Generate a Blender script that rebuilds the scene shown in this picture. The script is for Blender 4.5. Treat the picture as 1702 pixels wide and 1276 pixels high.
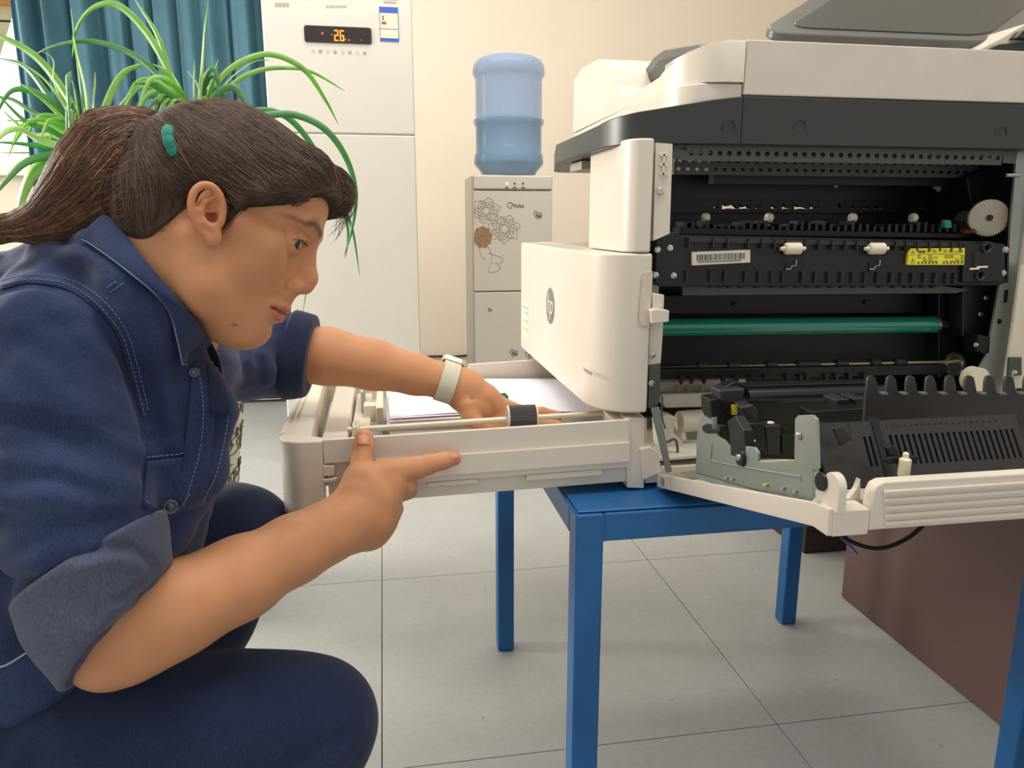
import bpy, math, random
import numpy as np
from mathutils import Vector, Matrix, Quaternion
random.seed(7); rng = np.random.default_rng(7)
PI = math.pi
scene = bpy.context.scene
COL = scene.collection
for o in list(bpy.data.objects): bpy.data.objects.remove(o)

# ---------------------------------------------------------------- camera
CF, CX, CY, CH = 1250.0, 851.0, 638.0, 1.04
YAW, PITCH = math.radians(9.6), math.radians(12.1)
cR = np.array([math.cos(YAW), -math.sin(YAW), 0.0])
cF = np.array([math.sin(YAW)*math.cos(PITCH), math.cos(YAW)*math.cos(PITCH), -math.sin(PITCH)])
cU = np.cross(cR, cF); cO = np.array([0, 0, CH])
cam = bpy.data.objects.new('camera', bpy.data.cameras.new('camera')); COL.objects.link(cam)
cam.matrix_world = Matrix(((cR[0], cU[0], -cF[0], 0), (cR[1], cU[1], -cF[1], 0), (cR[2], cU[2], -cF[2], CH), (0, 0, 0, 1)))
cam.data.sensor_width = 36.0; cam.data.lens = 36.0*CF/1702.0; cam.data.clip_start = 0.02
scene.camera = cam

# survey helpers: where a sight line meets a plane of the room (used to measure positions)
def _ray(px, py): return cF + cR*((px-CX)/CF) + cU*((CY-py)/CF)
def atz(px, py, z): return Vector(cO + _ray(px, py)*z)
def onY(px, py, Y): v = _ray(px, py); return Vector(cO + v*(Y/v[1]))
def onX(px, py, X): v = _ray(px, py); return Vector(cO + v*(X/v[0]))
def onZ(px, py, Z): v = _ray(px, py); return Vector(cO + v*((Z-CH)/v[2]))

# ---------------------------------------------------------------- light and exposure
world = bpy.data.worlds.new('daylight'); scene.world = world; world.use_nodes = True
bg = world.node_tree.nodes['Background']
bg.inputs[0].default_value = (1.0, 0.97, 0.93, 1); bg.inputs[1].default_value = 0.57
def area(name, loc, target, size, sy, power, col):
    l = bpy.data.lights.new(name, 'AREA'); l.shape = 'RECTANGLE'; l.size = size; l.size_y = sy; l.energy = power; l.color = col
    o = bpy.data.objects.new(name, l); COL.objects.link(o); o.location = loc
    o.rotation_euler = (Vector(target)-Vector(loc)).to_track_quat('-Z', 'Y').to_euler(); return o
area('window_daylight', (-2.9, 2.6, 1.7), (0.8, 1.6, 0.4), 1.0, 0.9, 100, (1.0, 0.95, 0.88))
area('back_window_daylight', (-2.5, 4.4, 1.8), (-0.4, 1.0, 0.9), 1.4, 1.3, 26, (1.0, 0.93, 0.8))
area('ceiling_fill_light', (0.2, 0.6, 2.92), (0.2, 0.6, 0), 2.4, 0.3, 30, (1.0, 0.97, 0.9))  # added fill under the ceiling, no fixture there
area('ceiling_fill_light', (0.4, 2.9, 2.92), (0.5, 3.6, 0.6), 2.4, 0.3, 28, (1.0, 0.97, 0.9))  # second added fill, brightens the back wall; no fixture either
vs = scene.view_settings
scene.display_settings.display_device = 'sRGB'
vs.view_transform = 'Standard'; vs.look = 'None'; vs.gamma = 1.0; vs.use_curve_mapping = False; vs.exposure = 0.26
scene.cycles.max_bounces = 7; scene.cycles.diffuse_bounces = 4; scene.cycles.transparent_max_bounces = 8
scene.cycles.sample_clamp_indirect = 6.0; scene.cycles.use_denoising = True
scene.cycles.caustics_reflective = False; scene.cycles.caustics_refractive = False

# ---------------------------------------------------------------- materials
def lin(c):
    return tuple(((x/255.0)/12.92 if x/255.0 <= 0.04045 else ((x/255.0+0.055)/1.055)**2.4) for x in c)
def mat(name, rgb, rough=0.5, metal=0.0, var=0.05, scale=14.0, bump=0.0, bscale=300.0, emit=0.0, trans=0.0, ior=1.45, coat=0.0, sss=0.0, spec=0.5, alpha=1.0):
    m = bpy.data.materials.new(name); m.use_nodes = True; nt = m.node_tree; N = nt.nodes; L = nt.links
    b = N['Principled BSDF']; c = lin(rgb)
    b.inputs['Roughness'].default_value = rough; b.inputs['Metallic'].default_value = metal
    b.inputs['IOR'].default_value = ior; b.inputs['Specular IOR Level'].default_value = spec
    if coat: b.inputs['Coat Weight'].default_value = coat; b.inputs['Coat Roughness'].default_value = 0.15
    if trans: b.inputs['Transmission Weight'].default_value = trans
    if alpha < 1: b.inputs['Alpha'].default_value = alpha
    if sss:
        b.inputs['Subsurface Weight'].default_value = sss; b.inputs['Subsurface Radius'].default_value = (1.0, 0.35, 0.2); b.inputs['Subsurface Scale'].default_value = 0.006
    tc = N.new('ShaderNodeTexCoord')
    if var:
        n = N.new('ShaderNodeTexNoise'); n.inputs['Scale'].default_value = scale; n.inputs['Detail'].default_value = 5
        L.new(tc.outputs['Object'], n.inputs['Vector'])
        r = N.new('ShaderNodeValToRGB'); r.color_ramp.elements[0].position = 0.3; r.color_ramp.elements[1].position = 0.7
        r.color_ramp.elements[0].color = (*[x*(1-var) for x in c], 1); r.color_ramp.elements[1].color = (*[min(1, x*(1+var)) for x in c], 1)
        L.new(n.outputs['Fac'], r.inputs['Fac']); L.new(r.outputs['Color'], b.inputs['Base Color'])
    else: b.inputs['Base Color'].default_value = (*c, 1)
    if emit:
        b.inputs['Emission Color'].default_value = (*c, 1); b.inputs['Emission Strength'].default_value = emit
    if bump:
        n2 = N.new('ShaderNodeTexNoise'); n2.inputs['Scale'].default_value = bscale; n2.inputs['Detail'].default_value = 3
        L.new(tc.outputs['Object'], n2.inputs['Vector'])
        bp = N.new('ShaderNodeBump'); bp.inputs['Strength'].default_value = bump; bp.inputs['Distance'].default_value = 0.002
        L.new(n2.outputs['Fac'], bp.inputs['Height']); L.new(bp.outputs['Normal'], b.inputs['Normal'])
    return m

# ---------------------------------------------------------------- mesh helpers
class MB:
    def __init__(s): s.v = []; s.f = []
    def add(s, vs_, fs):
        k = len(s.v); s.v += [tuple(v) for v in vs_]; s.f += [tuple(i+k for i in f) for f in fs]; return s
    def box(s, x0, x1, y0, y1, z0, z1, M=None):
        vs_ = [Vector(p) for p in ((x0,y0,z0),(x1,y0,z0),(x1,y1,z0),(x0,y1,z0),(x0,y0,z1),(x1,y0,z1),(x1,y1,z1),(x0,y1,z1))]
        if M is not None: vs_ = [M @ v for v in vs_]
        return s.add(vs_, [(0,3,2,1),(4,5,6,7),(0,1,5,4),(1,2,6,5),(2,3,7,6),(3,0,4,7)])
    def prism(s, pts, axis, a, b):
        """closed outline in the two other axes, extruded along axis from a to b"""
        def p3(u, v, w): return {'x': (w, u, v), 'y': (u, w, v), 'z': (u, v, w)}[axis]
        n = len(pts)
        s.add([p3(u, v, a) for u, v in pts]+[p3(u, v, b) for u, v in pts],
              [tuple(range(n))[::-1], tuple(range(n, 2*n))]+[(i, (i+1) % n, n+(i+1) % n, n+i) for i in range(n)]); return s
    def slab(s, pts, off):
        """outline of 3-D points given thickness by the vector off"""
        n = len(pts); off = Vector(off); pts = [Vector(p) for p in pts]
        return s.add(pts+[p+off for p in pts], [tuple(range(n)), tuple(range(n, 2*n))[::-1]]+[(i, n+i, n+(i+1) % n, (i+1) % n) for i in range(n)])
    def tube(s, pts, r, n=8, cap=True):
        pts = [Vector(p) for p in pts]; R = r if hasattr(r, '__len__') else [r]*len(pts)
        d0 = (pts[1]-pts[0]).normalized(); up = Vector((0, 0, 1)) if abs(d0.z) < 0.9 else Vector((1, 0, 0))
        u = d0.cross(up).normalized(); base = len(s.v)
        for i, p in enumerate(pts):
            d = (pts[min(i+1, len(pts)-1)]-pts[max(i-1, 0)]).normalized()
            u = (u-d*u.dot(d)).normalized(); w = d.cross(u)
            for k in range(n):
                a = 2*PI*k/n; s.v.append(tuple(p+(u*math.cos(a)+w*math.sin(a))*R[i]))
        for i in range(len(pts)-1):
            for k in range(n):
                a = base+i*n+k; b = base+i*n+(k+1) % n; s.f.append((a, b, b+n, a+n))
        if cap:
            s.f.append(tuple(base+k for k in range(n))[::-1]); s.f.append(tuple(base+(len(pts)-1)*n+k for k in range(n)))
        return s
    def cyl(s, a, b, r, n=24): return s.tube([a, b], r, n)
    def lathe(s, prof, c, n=32, axis='z'):
        base = len(s.v); c = Vector(c)
        for r, h in prof:
            for k in range(n):
                a = 2*PI*k/n; q = (r*math.cos(a), r*math.sin(a))
                s.v.append(tuple(c+Vector({'z': (q[0], q[1], h), 'y': (q[0], h, q[1]), 'x': (h, q[0], q[1])}[axis])))
        for i in range(len(prof)-1):
            for k in range(n):
                a = base+i*n+k; b = base+i*n+(k+1) % n; s.f.append((a, b, b+n, a+n))
        s.f.append(tuple(base+k for k in range(n))[::-1]); s.f.append(tuple(base+(len(prof)-1)*n+k for k in range(n)))
        return s
    def build(s, name, m, parent=None, bevel=0.0, seg=2, smooth=False, fix=True):
        me = bpy.data.meshes.new(name); me.from_pydata(s.v, [], s.f); me.update()
        o = bpy.data.objects.new(name, me); COL.objects.link(o)
        if m: me.materials.append(m)
        if fix:
            import bmesh
            b = bmesh.new(); b.from_mesh(me); bmesh.ops.recalc_face_normals(b, faces=b.faces); b.to_mesh(me); b.free()
        if smooth or bevel:
            for p in me.polygons: p.use_smooth = True
            if bevel:
                md = o.modifiers.new('bevel', 'BEVEL'); md.width = bevel; md.segments = seg; md.limit_method = 'ANGLE'; md.angle_limit = math.radians(35); md.harden_normals = True
            else:
                me.set_sharp_from_angle(angle=math.radians(40))
        put(o, parent); return o
def put(o, parent):
    if parent is not None:
        o.parent = parent
        p = parent; off = Vector((0, 0, 0))
        while p is not None: off -= p.location; p = p.parent
        o.location = off
        if parent.type != 'EMPTY' and parent.parent is not None: o.location = Vector((0, 0, 0))
    return o
def thing(name, loc, label, cat, group=None):
    o = bpy.data.objects.new(name, None); COL.objects.link(o); o.location = loc; o.empty_display_size = 0.05
    return tag(o, label, cat, group)
def tag(o, label=None, cat=None, group=None, kind=None):
    if label: o['label'] = label
    if cat: o['category'] = cat
    if group: o['group'] = group
    if kind: o['kind'] = kind
    return o
def text(s, loc, size, m, parent, rot=(PI/2, 0, 0), ext=0.0003, name='lettering', shear=0.0, align='CENTER'):
    c = bpy.data.curves.new(name, 'FONT'); c.body = s; c.size = size; c.extrude = ext; c.align_x = align; c.align_y = 'CENTER'; c.shear = shear
    c.materials.append(m); tmp = bpy.data.objects.new(name, c); COL.objects.link(tmp); bpy.context.view_layer.update()
    me = bpy.data.meshes.new_from_object(tmp.evaluated_get(bpy.context.evaluated_depsgraph_get())); bpy.data.objects.remove(tmp)
    o = bpy.data.objects.new(name, me); COL.objects.link(o)
    put(o, parent); o.location = o.location + Vector(loc); o.rotation_euler = rot; return o
def rrect(x0, x1, z0, z1, r, n=5):
    out = []
    for cx, cz, a0 in ((x1-r, z0+r, -90), (x1-r, z1-r, 0), (x0+r, z1-r, 90), (x0+r, z0+r, 180)):
        for k in range(n+1):
            a = math.radians(a0+90*k/n); out.append((cx+r*math.cos(a), cz+r*math.sin(a)))
    return out
def catmull(P, n):
    P = [Vector(p) for p in P]; P = [P[0]*2-P[1]]+P+[P[-1]*2-P[-2]]; out = []
    for i in range(1, len(P)-2):
        for k in range(n):
            t = k/n; a, b, c, d = P[i-1:i+3]
            out.append(0.5*((2*b)+(c-a)*t+(2*a-5*b+4*c-d)*t*t+(3*b-a-3*c+d)*t**3))
    out.append(P[-2]); return out
# ================================================================ the room
M_wall = mat('cream_wall_paint', (231, 219, 202), 0.85, var=0.015, scale=2)
M_ceil = mat('white_ceiling', (240, 238, 230), 0.9, var=0.01)
M_floor = mat('grout_dark', (70, 68, 62), 0.9)
def tile_mat():
    m = mat('grey_stone_tile', (170, 171, 169), 0.42, var=0.05, scale=5, bump=0.05, bscale=60)
    nt = m.node_tree; N = nt.nodes; L = nt.links; b = N['Principled BSDF']; src = b.inputs['Base Color'].links[0].from_socket
    tc = [n for n in N if n.type == 'TEX_COORD'][0]
    n = N.new('ShaderNodeTexNoise'); n.inputs['Scale'].default_value = 70; n.inputs['Detail'].default_value = 6; L.new(tc.outputs['Object'], n.inputs['Vector'])
    r = N.new('ShaderNodeValToRGB'); r.color_ramp.elements[0].position = 0.35; r.color_ramp.elements[1].position = 0.65
    r.color_ramp.elements[0].color = (0.93, 0.93, 0.93, 1); r.color_ramp.elements[1].color = (1, 1, 1, 1); L.new(n.outputs['Fac'], r.inputs['Fac'])
    x = N.new('ShaderNodeMix'); x.data_type = 'RGBA'; x.blend_type = 'MULTIPLY'; x.inputs[0].default_value = 1
    L.new(src, x.inputs[6]); L.new(r.outputs['Color'], x.inputs[7])
    v = N.new('ShaderNodeTexVoronoi'); v.inputs['Scale'].default_value = 9; L.new(tc.outputs['Object'], v.inputs['Vector'])
    r2 = N.new('ShaderNodeValToRGB'); r2.color_ramp.elements[0].position = 0.02; r2.color_ramp.elements[1].position = 0.035
    r2.color_ramp.elements[0].color = (0.25, 0.24, 0.22, 1); r2.color_ramp.elements[1].color = (1, 1, 1, 1); L.new(v.outputs['Distance'], r2.inputs['Fac'])
    y = N.new('ShaderNodeMix'); y.data_type = 'RGBA'; y.blend_type = 'MULTIPLY'; y.inputs[0].default_value = 1
    L.new(x.outputs[2], y.inputs[6]); L.new(r2.outputs['Color'], y.inputs[7]); L.new(y.outputs[2], b.inputs['Base Color'])
    return m
M_tile = tile_mat()
floor = MB().box(-3.2, 3.4, -0.6, 4.62, -0.06, -0.006).build('floor', M_floor); tag(floor, kind='structure')
tme = None
for i in range(-4, 4):
    for j in range(-2, 4):
        x0 = -0.037+0.827*i; y0 = 1.295+0.808*j
        if tme is None:
            t = MB().box(0.0012, 0.8258, 0.0012, 0.8068, -0.012, 0.0).build('tile', M_tile); tme = t.data
        else: t = bpy.data.objects.new('tile', tme); COL.objects.link(t)
        t.parent = floor; t.location = (x0, y0, 0)
YB = 4.62
M_frame = mat('window_frame_white', (225, 222, 214), 0.5)
# back wall with a window opening at its left
wx0, wx1, wz0, wz1 = -3.0, -1.25, 1.32, 2.6
wall = MB()
wall.box(-3.2, wx0, YB, YB+0.2, 0, 3); wall.box(wx1, 3.4, YB, YB+0.2, 0, 3); wall.box(wx0, wx1, YB, YB+0.2, 0, wz0); wall.box(wx0, wx1, YB, YB+0.2, wz1, 3)
tag(wall.build('wall_back', M_wall), kind='structure')
wl = MB(); wl.box(-3.4, -3.2, -0.6, 1.2, 0, 3); wl.box(-3.4, -3.2, 4.0, YB+0.2, 0, 3); wl.box(-3.4, -3.2, 1.2, 4.0, 0, 0.9); wl.box(-3.4, -3.2, 1.2, 4.0, 2.5, 3)
tag(wl.build('wall_left', M_wall), kind='structure')
tag(MB().box(3.4, 3.6, -0.6, YB+0.2, 0, 3).build('wall_right', M_wall), kind='structure')
tag(MB().box(-3.4, 3.6, -0.6, YB+0.2, 3, 3.1).build('ceiling', M_ceil), kind='structure')
M_base = mat('dark_baseboard', (58, 54, 50), 0.6)
tag(MB().box(-3.2, 3.4, YB-0.015, YB-0.001, 0.001, 0.1).build('baseboard_back', M_base), kind='structure')
M_glass = mat('window_glass', (235, 240, 235), 0.02, var=0, trans=1.0, ior=1.05)
win = MB()
win.box(wx0, wx1, YB+0.05, YB+0.1, wz0, wz0+0.05); win.box(wx0, wx1, YB+0.05, YB+0.1, wz1-0.05, wz1)
for xx in (wx0, -2.13, wx1-0.05): win.box(xx, xx+0.05, YB+0.05, YB+0.1, wz0+0.05, wz1-0.05)
win = win.build('window_1', M_frame, bevel=0.004); tag(win, kind='structure')
for xa, xb in ((wx0+0.05, -2.13), (-2.08, wx1-0.05)):
    MB().box(xa, xb, YB+0.072, YB+0.078, wz0+0.05, wz1-0.05).build('pane', M_glass, win)
MB().box(wx0-0.03, wx1+0.03, YB-0.08, YB+0.05, wz0-0.035, wz0-0.001).build('window_sill', mat('sill_white_green', (206, 216, 200), 0.4), win, bevel=0.006)
wg = MB()
for k in range(7): wg.cyl((wx0, YB+0.14, wz0+0.1+0.17*k), (wx1, YB+0.14, wz0+0.1+0.17*k), 0.006, 6)
wg.build('window_grille', mat('grille_pale', (200, 190, 160), 0.5), win)
# outside the window: a sunlit facade across the yard
fac = thing('facade', (-3.5, 12, 0), 'sunlit pale building with orange ledges seen through the window', 'building')
M_fac = mat('sunlit_facade', (250, 236, 200), 0.9, var=0.1, scale=1)
M_led = mat('orange_ledge', (226, 160, 90), 0.9)
MB().box(-8.5, -1.5, 12, 12.5, -1, 7).build('facade_wall', M_fac, fac)
for k in range(5): MB().box(-8.4, -1.6, 11.9, 12.0, 0.6+1.1*k, 0.78+1.1*k).build('ledge', M_led, fac)

# ---------------------------------------------------------------- curtain
def curtain():
    m = mat('teal_curtain_cloth', (68, 108, 124), 0.75, var=0.12, scale=6, bump=0.15, bscale=500)
    mb = MB(); n = 260; x0, x1 = -1.83, -0.30; z0, z1 = 0.12, 2.75; nz = 10
    for j in range(nz+1):
        tz = j/nz
        for i in range(n+1):
            t = i/n; x = x0+(x1-x0)*t
            amp = 0.035+0.02*math.sin(t*9)
            y = YB-0.14+amp*math.sin(t*74+1.2*math.sin(t*13)+0.25*tz)+0.012*math.sin(t*170+tz*2)
            mb.v.append((x+0.012*math.sin(t*74+1.6), y, z0+(z1-z0)*tz))
    for j in range(nz):
        for i in range(n):
            a = j*(n+1)+i; mb.f.append((a, a+1, a+n+2, a+n+1))
    o = mb.build('curtain', m, smooth=True, fix=False)
    s = o.modifiers.new('thick', 'SOLIDIFY'); s.thickness = 0.003
    tag(o, 'teal blue pleated curtain hanging beside the bright window', 'curtain')
    MB().cyl((-3.0, YB-0.1, 2.78), (-0.2, YB-0.1, 2.78), 0.012, 12).build('curtain_rod', M_frame, o)
curtain()

# ---------------------------------------------------------------- floor-standing air conditioner
M_acw = mat('glossy_white_plastic', (216, 211, 203), 0.3, var=0.01, coat=0.3)
M_blk = mat('black_gloss', (44, 40, 42), 0.2, var=0.02)
M_grey = mat('grey_print', (168, 162, 152), 0.6)
M_or = mat('orange_led', (255, 120, 30), 0.4, var=0, emit=2.2)
ac = thing('air_conditioner', (-0.15, 3.5, 0), 'tall white floor-standing air conditioner with a small display reading 26', 'air conditioner')
AX0 = onY(433, 0, 3.3).x; AX1 = onY(692, 300, 3.3).x; zs = onY(600, 223, 3.3).z
MB().prism([(AX0+0.01, 3.31), (AX1-0.01, 3.31), (AX1, 3.33), (AX1, 3.7), (AX0, 3.7), (AX0, 3.33)], 'z', 0.06, 1.98).build('body', M_acw, ac, bevel=0.008)
MB().prism([(AX0, 3.3), (AX1, 3.3), (AX1, 3.32), (AX0, 3.32)], 'z', zs+0.002, 1.975).build('upper_panel', M_acw, ac, bevel=0.006)
MB().prism([(AX0, 3.3), (AX1, 3.3), (AX1, 3.32), (AX0, 3.32)], 'z', 0.07, zs-0.002).build('lower_panel', M_acw, ac, bevel=0.006)
MB().box(AX0+0.02, AX1-0.02, 3.34, 3.66, 0.0, 0.06).build('plinth', M_base, ac)
p0 = onY(505, 42, 3.3); p1 = onY(618, 76, 3.3)
disp = MB().prism(rrect(p0.x, p1.x, p1.z+0.004, p0.z, 0.01), 'y', 3.296, 3.3).build('display', M_blk, ac, smooth=True)
def seg7(mb, ch, x, z, w, h, t, Y):
    S = {'2': 'abged', '6': 'afgecd'}[ch]; m = z+h/2
    R = {'a': (x, x+w, z+h-t, z+h), 'g': (x, x+w, m-t/2, m+t/2), 'd': (x, x+w, z, z+t), 'b': (x+w-t, x+w, m, z+h), 'c': (x+w-t, x+w, z, m), 'f': (x, x+t, m, z+h), 'e': (x, x+t, z, m)}
    for s_ in S: r = R[s_]; mb.box(r[0], r[1], Y-0.0012, Y, r[2], r[3])
mb = MB(); q = onY(556, 68, 3.3)
seg7(mb, '2', q.x, q.z-0.001, 0.0165, 0.041, 0.0045, 3.296); seg7(mb, '6', q.x+0.022, q.z-0.001, 0.0165, 0.041, 0.0045, 3.296)
mb.build('display_digits', M_or, disp)
mb = MB()
for px, py, s_ in ((536, 56, 0.008), (552, 58, 0.005), (574, 66, 0.006), (580, 67, 0.006), (601, 67, 0.004)):
    c = onY(px, py, 3.3); mb.box(c.x-s_/2, c.x+s_/2, 3.295, 3.296, c.z-s_/2, c.z+s_/2)
mb.build('display_icons', mat('dim_orange', (200, 90, 50), 0.4, var=0, emit=0.6), disp)
for k in range(8):
    c = onY(520+k*12.3, 85+k*0.5, 3.3)
    MB().lathe([(0.006, 0), (0.0075, -0.0006), (0.0045, -0.0006)], (c.x, 3.3, c.z), 12, 'y').build('touch_button', M_grey if k % 2 else mat('pale_print', (196, 190, 180), 0.6), ac)
e0 = onY(630, 11, 3.3); e1 = onY(663, 70, 3.3)
M_lb = mat('label_blue', (66, 98, 186), 0.5); M_lc = mat('label_cream', (222, 220, 196), 0.5); M_red = mat('label_red', (200, 60, 50), 0.5); M_ink = mat('ink', (70, 70, 72), 0.6)
lab = MB().box(e0.x, e1.x, 3.2985, 3.3, e1.z, e0.z).build('energy_label', M_lb, ac)
lh = e0.z-e1.z
MB().box(e0.x+0.002, e1.x-0.002, 3.2978, 3.2985, e1.z+0.1*lh, e0.z-0.18*lh).build('label_field', M_lc, lab)
mb = MB()
for _ in range(60):
    u = random.randint(0, 9); v = random.randint(0, 9)
x_ = e0.x+0.55*(e1.x-e0.x)
MB().box(e0.x+0.008, e0.x+0.026, 3.297, 3.2978, e1.z+0.5*lh, e1.z+0.57*lh).build('label_mark', M_red, lab)
MB().box(e0.x+0.012, e0.x+0.016, 3.297, 3.2978, e1.z+0.62*lh, e1.z+0.74*lh).build('label_mark', M_ink, lab)
MB().box(e0.x+0.002, e1.x-0.002, 3.297, 3.2978, e1.z+0.36*lh, e1.z+0.372*lh).build('label_line', M_lb, lab)
mb = MB()
for k, (w, z) in enumerate(((0.06, 0.012), (0.05, 0.0))):
    c = onY(648, 4, 3.3); mb.box(c.x-w/2, c.x+w/2, 3.299, 3.3, c.z+z-0.003, c.z+z+0.003)
for px in range(544, 578, 5): c = onY(px, 11, 3.3); mb.box(c.x-0.004, c.x+0.003, 3.299, 3.3, c.z-0.004, c.z+0.004)
for px in range(460, 484, 6): c = onY(px, 8, 3.3); mb.box(c.x-0.006, c.x+0.004, 3.299, 3.3, c.z-0.007, c.z+0.007)
mb.build('printed_marks', M_grey, ac)

# ---------------------------------------------------------------- water dispenser + bottle
M_disp = mat('dispenser_white', (212, 205, 194), 0.35, var=0.01)
DY = 3.6
dx0 = onY(785, 300, DY).x; dx1 = onY(920, 300, DY).x; dt = onY(850, 290, DY).z; dpan = onY(850, 316, DY).z; ddoor = onY(850, 484, DY).z
wd = thing('water_dispenser', ((dx0+dx1)/2, DY+0.17, 0), 'white water dispenser with brown flower line drawings under the blue bottle', 'water dispenser')
MB().box(dx0, dx1, DY+0.02, DY+0.34, 0.03, dt).build('cabinet', M_disp, wd, bevel=0.01)
MB().box(dx0+0.004, dx1-0.004, DY-0.005, DY+0.02, dpan+0.003, dt-0.004).build('control_panel', M_disp, wd, bevel=0.008)
ud = MB().box(dx0+0.004, dx1-0.004, DY, DY+0.02, ddoor+0.003, dpan-0.003).build('upper_door', M_disp, wd, bevel=0.004)
ld = MB().box(dx0+0.004, dx1-0.004, DY, DY+0.02, 0.06, ddoor-0.003).build('lower_door', M_disp, wd, bevel=0.004)
MB().box(dx0+0.03, dx1-0.03, DY+0.05, DY+0.3, 0.0, 0.03).build('plinth', M_base, wd)
zc = (dpan+dt)/2+0.008
for k, (px, m) in enumerate(((842, mat('amber_lamp', (255, 214, 70), 0.4, var=0, emit=1.6)), (855, M_ink), (869, M_ink))):
    c = onY(px, 305, DY); MB().lathe([(0.005, 0), (0.004, -0.003)], (c.x, DY-0.005, c.z), 10, 'y').build('indicator_lamp', m, wd)
    MB().box(c.x-0.008, c.x+0.008, DY-0.0058, DY-0.005, c.z-0.022, c.z-0.016).build('printed_mark', M_ink, wd)
text('Midea', onY(860, 342, DY)-Vector((0, 0.001, 0)), 0.026, M_ink, ud, shear=0.2)
cres = MB(); c = onY(848, 341, DY)
cres.tube([(c.x+0.013*math.cos(a), DY-0.001, c.z+0.013*math.sin(a)) for a in np.linspace(0.7, 5.2, 14)], 0.0013, 5); cres.build('crescent_mark', M_ink, ud)
M_line = mat('brown_line_print', (150, 132, 112), 0.6); M_gold = mat('gold_flower_print', (160, 124, 88), 0.6, var=0.3, scale=80)
def flower(cx, cz, r, n, lobes, mb, seed):
    rr = random.Random(seed)
    for ring in range(n):
        R_ = r*(1-ring/n*0.85); a0 = rr.random()*6; pts = []
        for k in range(49):
            a = a0+2*PI*k/48; q = R_*(1+0.13*math.sin(a*lobes+ring*1.3)+0.06*math.sin(a*lobes*2.3))
            x = max(dx0+0.008, cx+q*math.cos(a)); pts.append((x, DY-0.0008, cz+q*0.85*math.sin(a)))
        mb.tube(pts, 0.0009, 4, cap=False)
    for k in range(lobes*2):
        a = 2*PI*k/(lobes*2); x0 = cx+0.2*r*math.cos(a); x1 = cx+0.8*r*math.cos(a)
        if min(x0, x1) > dx0+0.008: mb.tube([(x0, DY-0.0008, cz+0.2*r*math.sin(a)), (cx+0.5*r*math.cos(a+0.25), DY-0.0008, cz+0.45*r*math.sin(a+0.25)), (x1, DY-0.0008, cz+0.7*r*math.sin(a))], 0.0007, 4)
mb = MB()
c = onY(808, 350, DY); flower(c.x, c.z, 0.062, 4, 6, mb, 1)
c = onY(838, 380, DY); flower(c.x, c.z, 0.07, 4, 7, mb, 2)
for P in ([(812, 410), (818, 430), (812, 450), (822, 452), (832, 445), (828, 440)], [(795, 408), (800, 425), (808, 432)], [(812, 420), (826, 425), (836, 430), (830, 438), (822, 436)]):
    mb.tube(catmull([onY(a, b, DY-0.0008) for a, b in P], 5), 0.0009, 4)
mb.build('flower_print', M_line, ud)
c = onY(802, 394, DY); pts = [(max(c.x+0.044*math.cos(a)*(1+0.06*math.sin(9*a)), dx0+0.006), c.z+0.05*math.sin(a)*(1+0.06*math.sin(9*a))) for a in np.linspace(0, 2*PI, 40, endpoint=False)]
MB().prism(pts, 'y', DY-0.0012, DY).build('flower_print', M_gold, ud)
def butterfly(px, py, s, par):
    c = onY(px, py, DY); mb = MB()
    for (ax, az, rx, rz) in ((-0.5, 0.5, 0.5, 0.8), (0.6, 0.3, 0.7, 0.5), (0.0, -0.5, 0.4, 0.4), (0.9, -0.35, 0.35, 0.35)):
        mb.tube([(c.x+s*(ax+rx*math.cos(a)), DY-0.0008, c.z+s*(az+rz*math.sin(a))) for a in np.linspace(0, 6.28, 14)], 0.0011, 4)
        mb.tube([(c.x, DY-0.0008, c.z), (c.x+s*ax*1.4, DY-0.0008, c.z+s*az*1.4)], 0.0011, 4)
    mb.build('butterfly_print', M_ink if s > 0.012 else M_line, par)
butterfly(893, 358, 0.017, ud); butterfly(814, 515, 0.008, ld); butterfly(853, 587, 0.017, ld); butterfly(880, 590, 0.02, ld)
bc = onY(845, 285, DY+0.16); bx = (onY(787, 190, DY+0.16).x+onY(903, 190, DY+0.16).x)/2; br = (onY(903, 190, DY+0.16).x-onY(787, 190, DY+0.16).x)/2
M_bot = mat('blue_polycarbonate', (132, 174, 226), 0.06, var=0, trans=0.2, ior=1.3, alpha=0.55)
M_wat = mat('clear_water_blue', (168, 200, 200), 0.05, var=0, trans=0.2, ior=1.3, alpha=0.55)
bz0 = dt+0.002; bh = onY(845, 98, DY+0.16).z-bz0
wb = thing('water_bottle', (bx, DY+0.16, bz0), 'large blue ribbed water bottle upside down on the white dispenser', 'water bottle')
H_ = bh/1.0
prof = [(0.04, 0.0), (0.75, 0.0), (0.80, 0.03), (0.99, 0.10), (1.0, 0.13), (0.98, 0.16), (0.98, 0.18), (0.94, 0.20), (0.94, 0.42), (0.98, 0.44), (1.0, 0.46), (1.0, 0.48), (0.94, 0.50), (0.94, 0.82), (0.98, 0.845), (1.02, 0.87), (1.0, 0.93), (0.93, 0.975), (0.78, 1.0), (0.03, 1.0)]
MB().lathe([(r*br, h*H_) for r, h in prof], (bx, DY+0.16, bz0), 48).build('bottle_shell', M_bot, wb, smooth=True)
MB().lathe([(r*br*0.97, h*H_+0.002) for r, h in prof if h < 0.44]+[(br*0.92, 0.5*H_), (0.02, 0.5*H_)], (bx, DY+0.16, bz0), 48).build('water', M_wat, wb, smooth=True)
MB().lathe([(br*0.6, -0.001), (br*0.6, 0.0015)], (bx, DY+0.16, bz0), 32).build('collar', M_disp, wd)
c0 = onY(722, 592, YB-0.02); c1 = onY(783, 590, YB-0.02)
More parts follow.
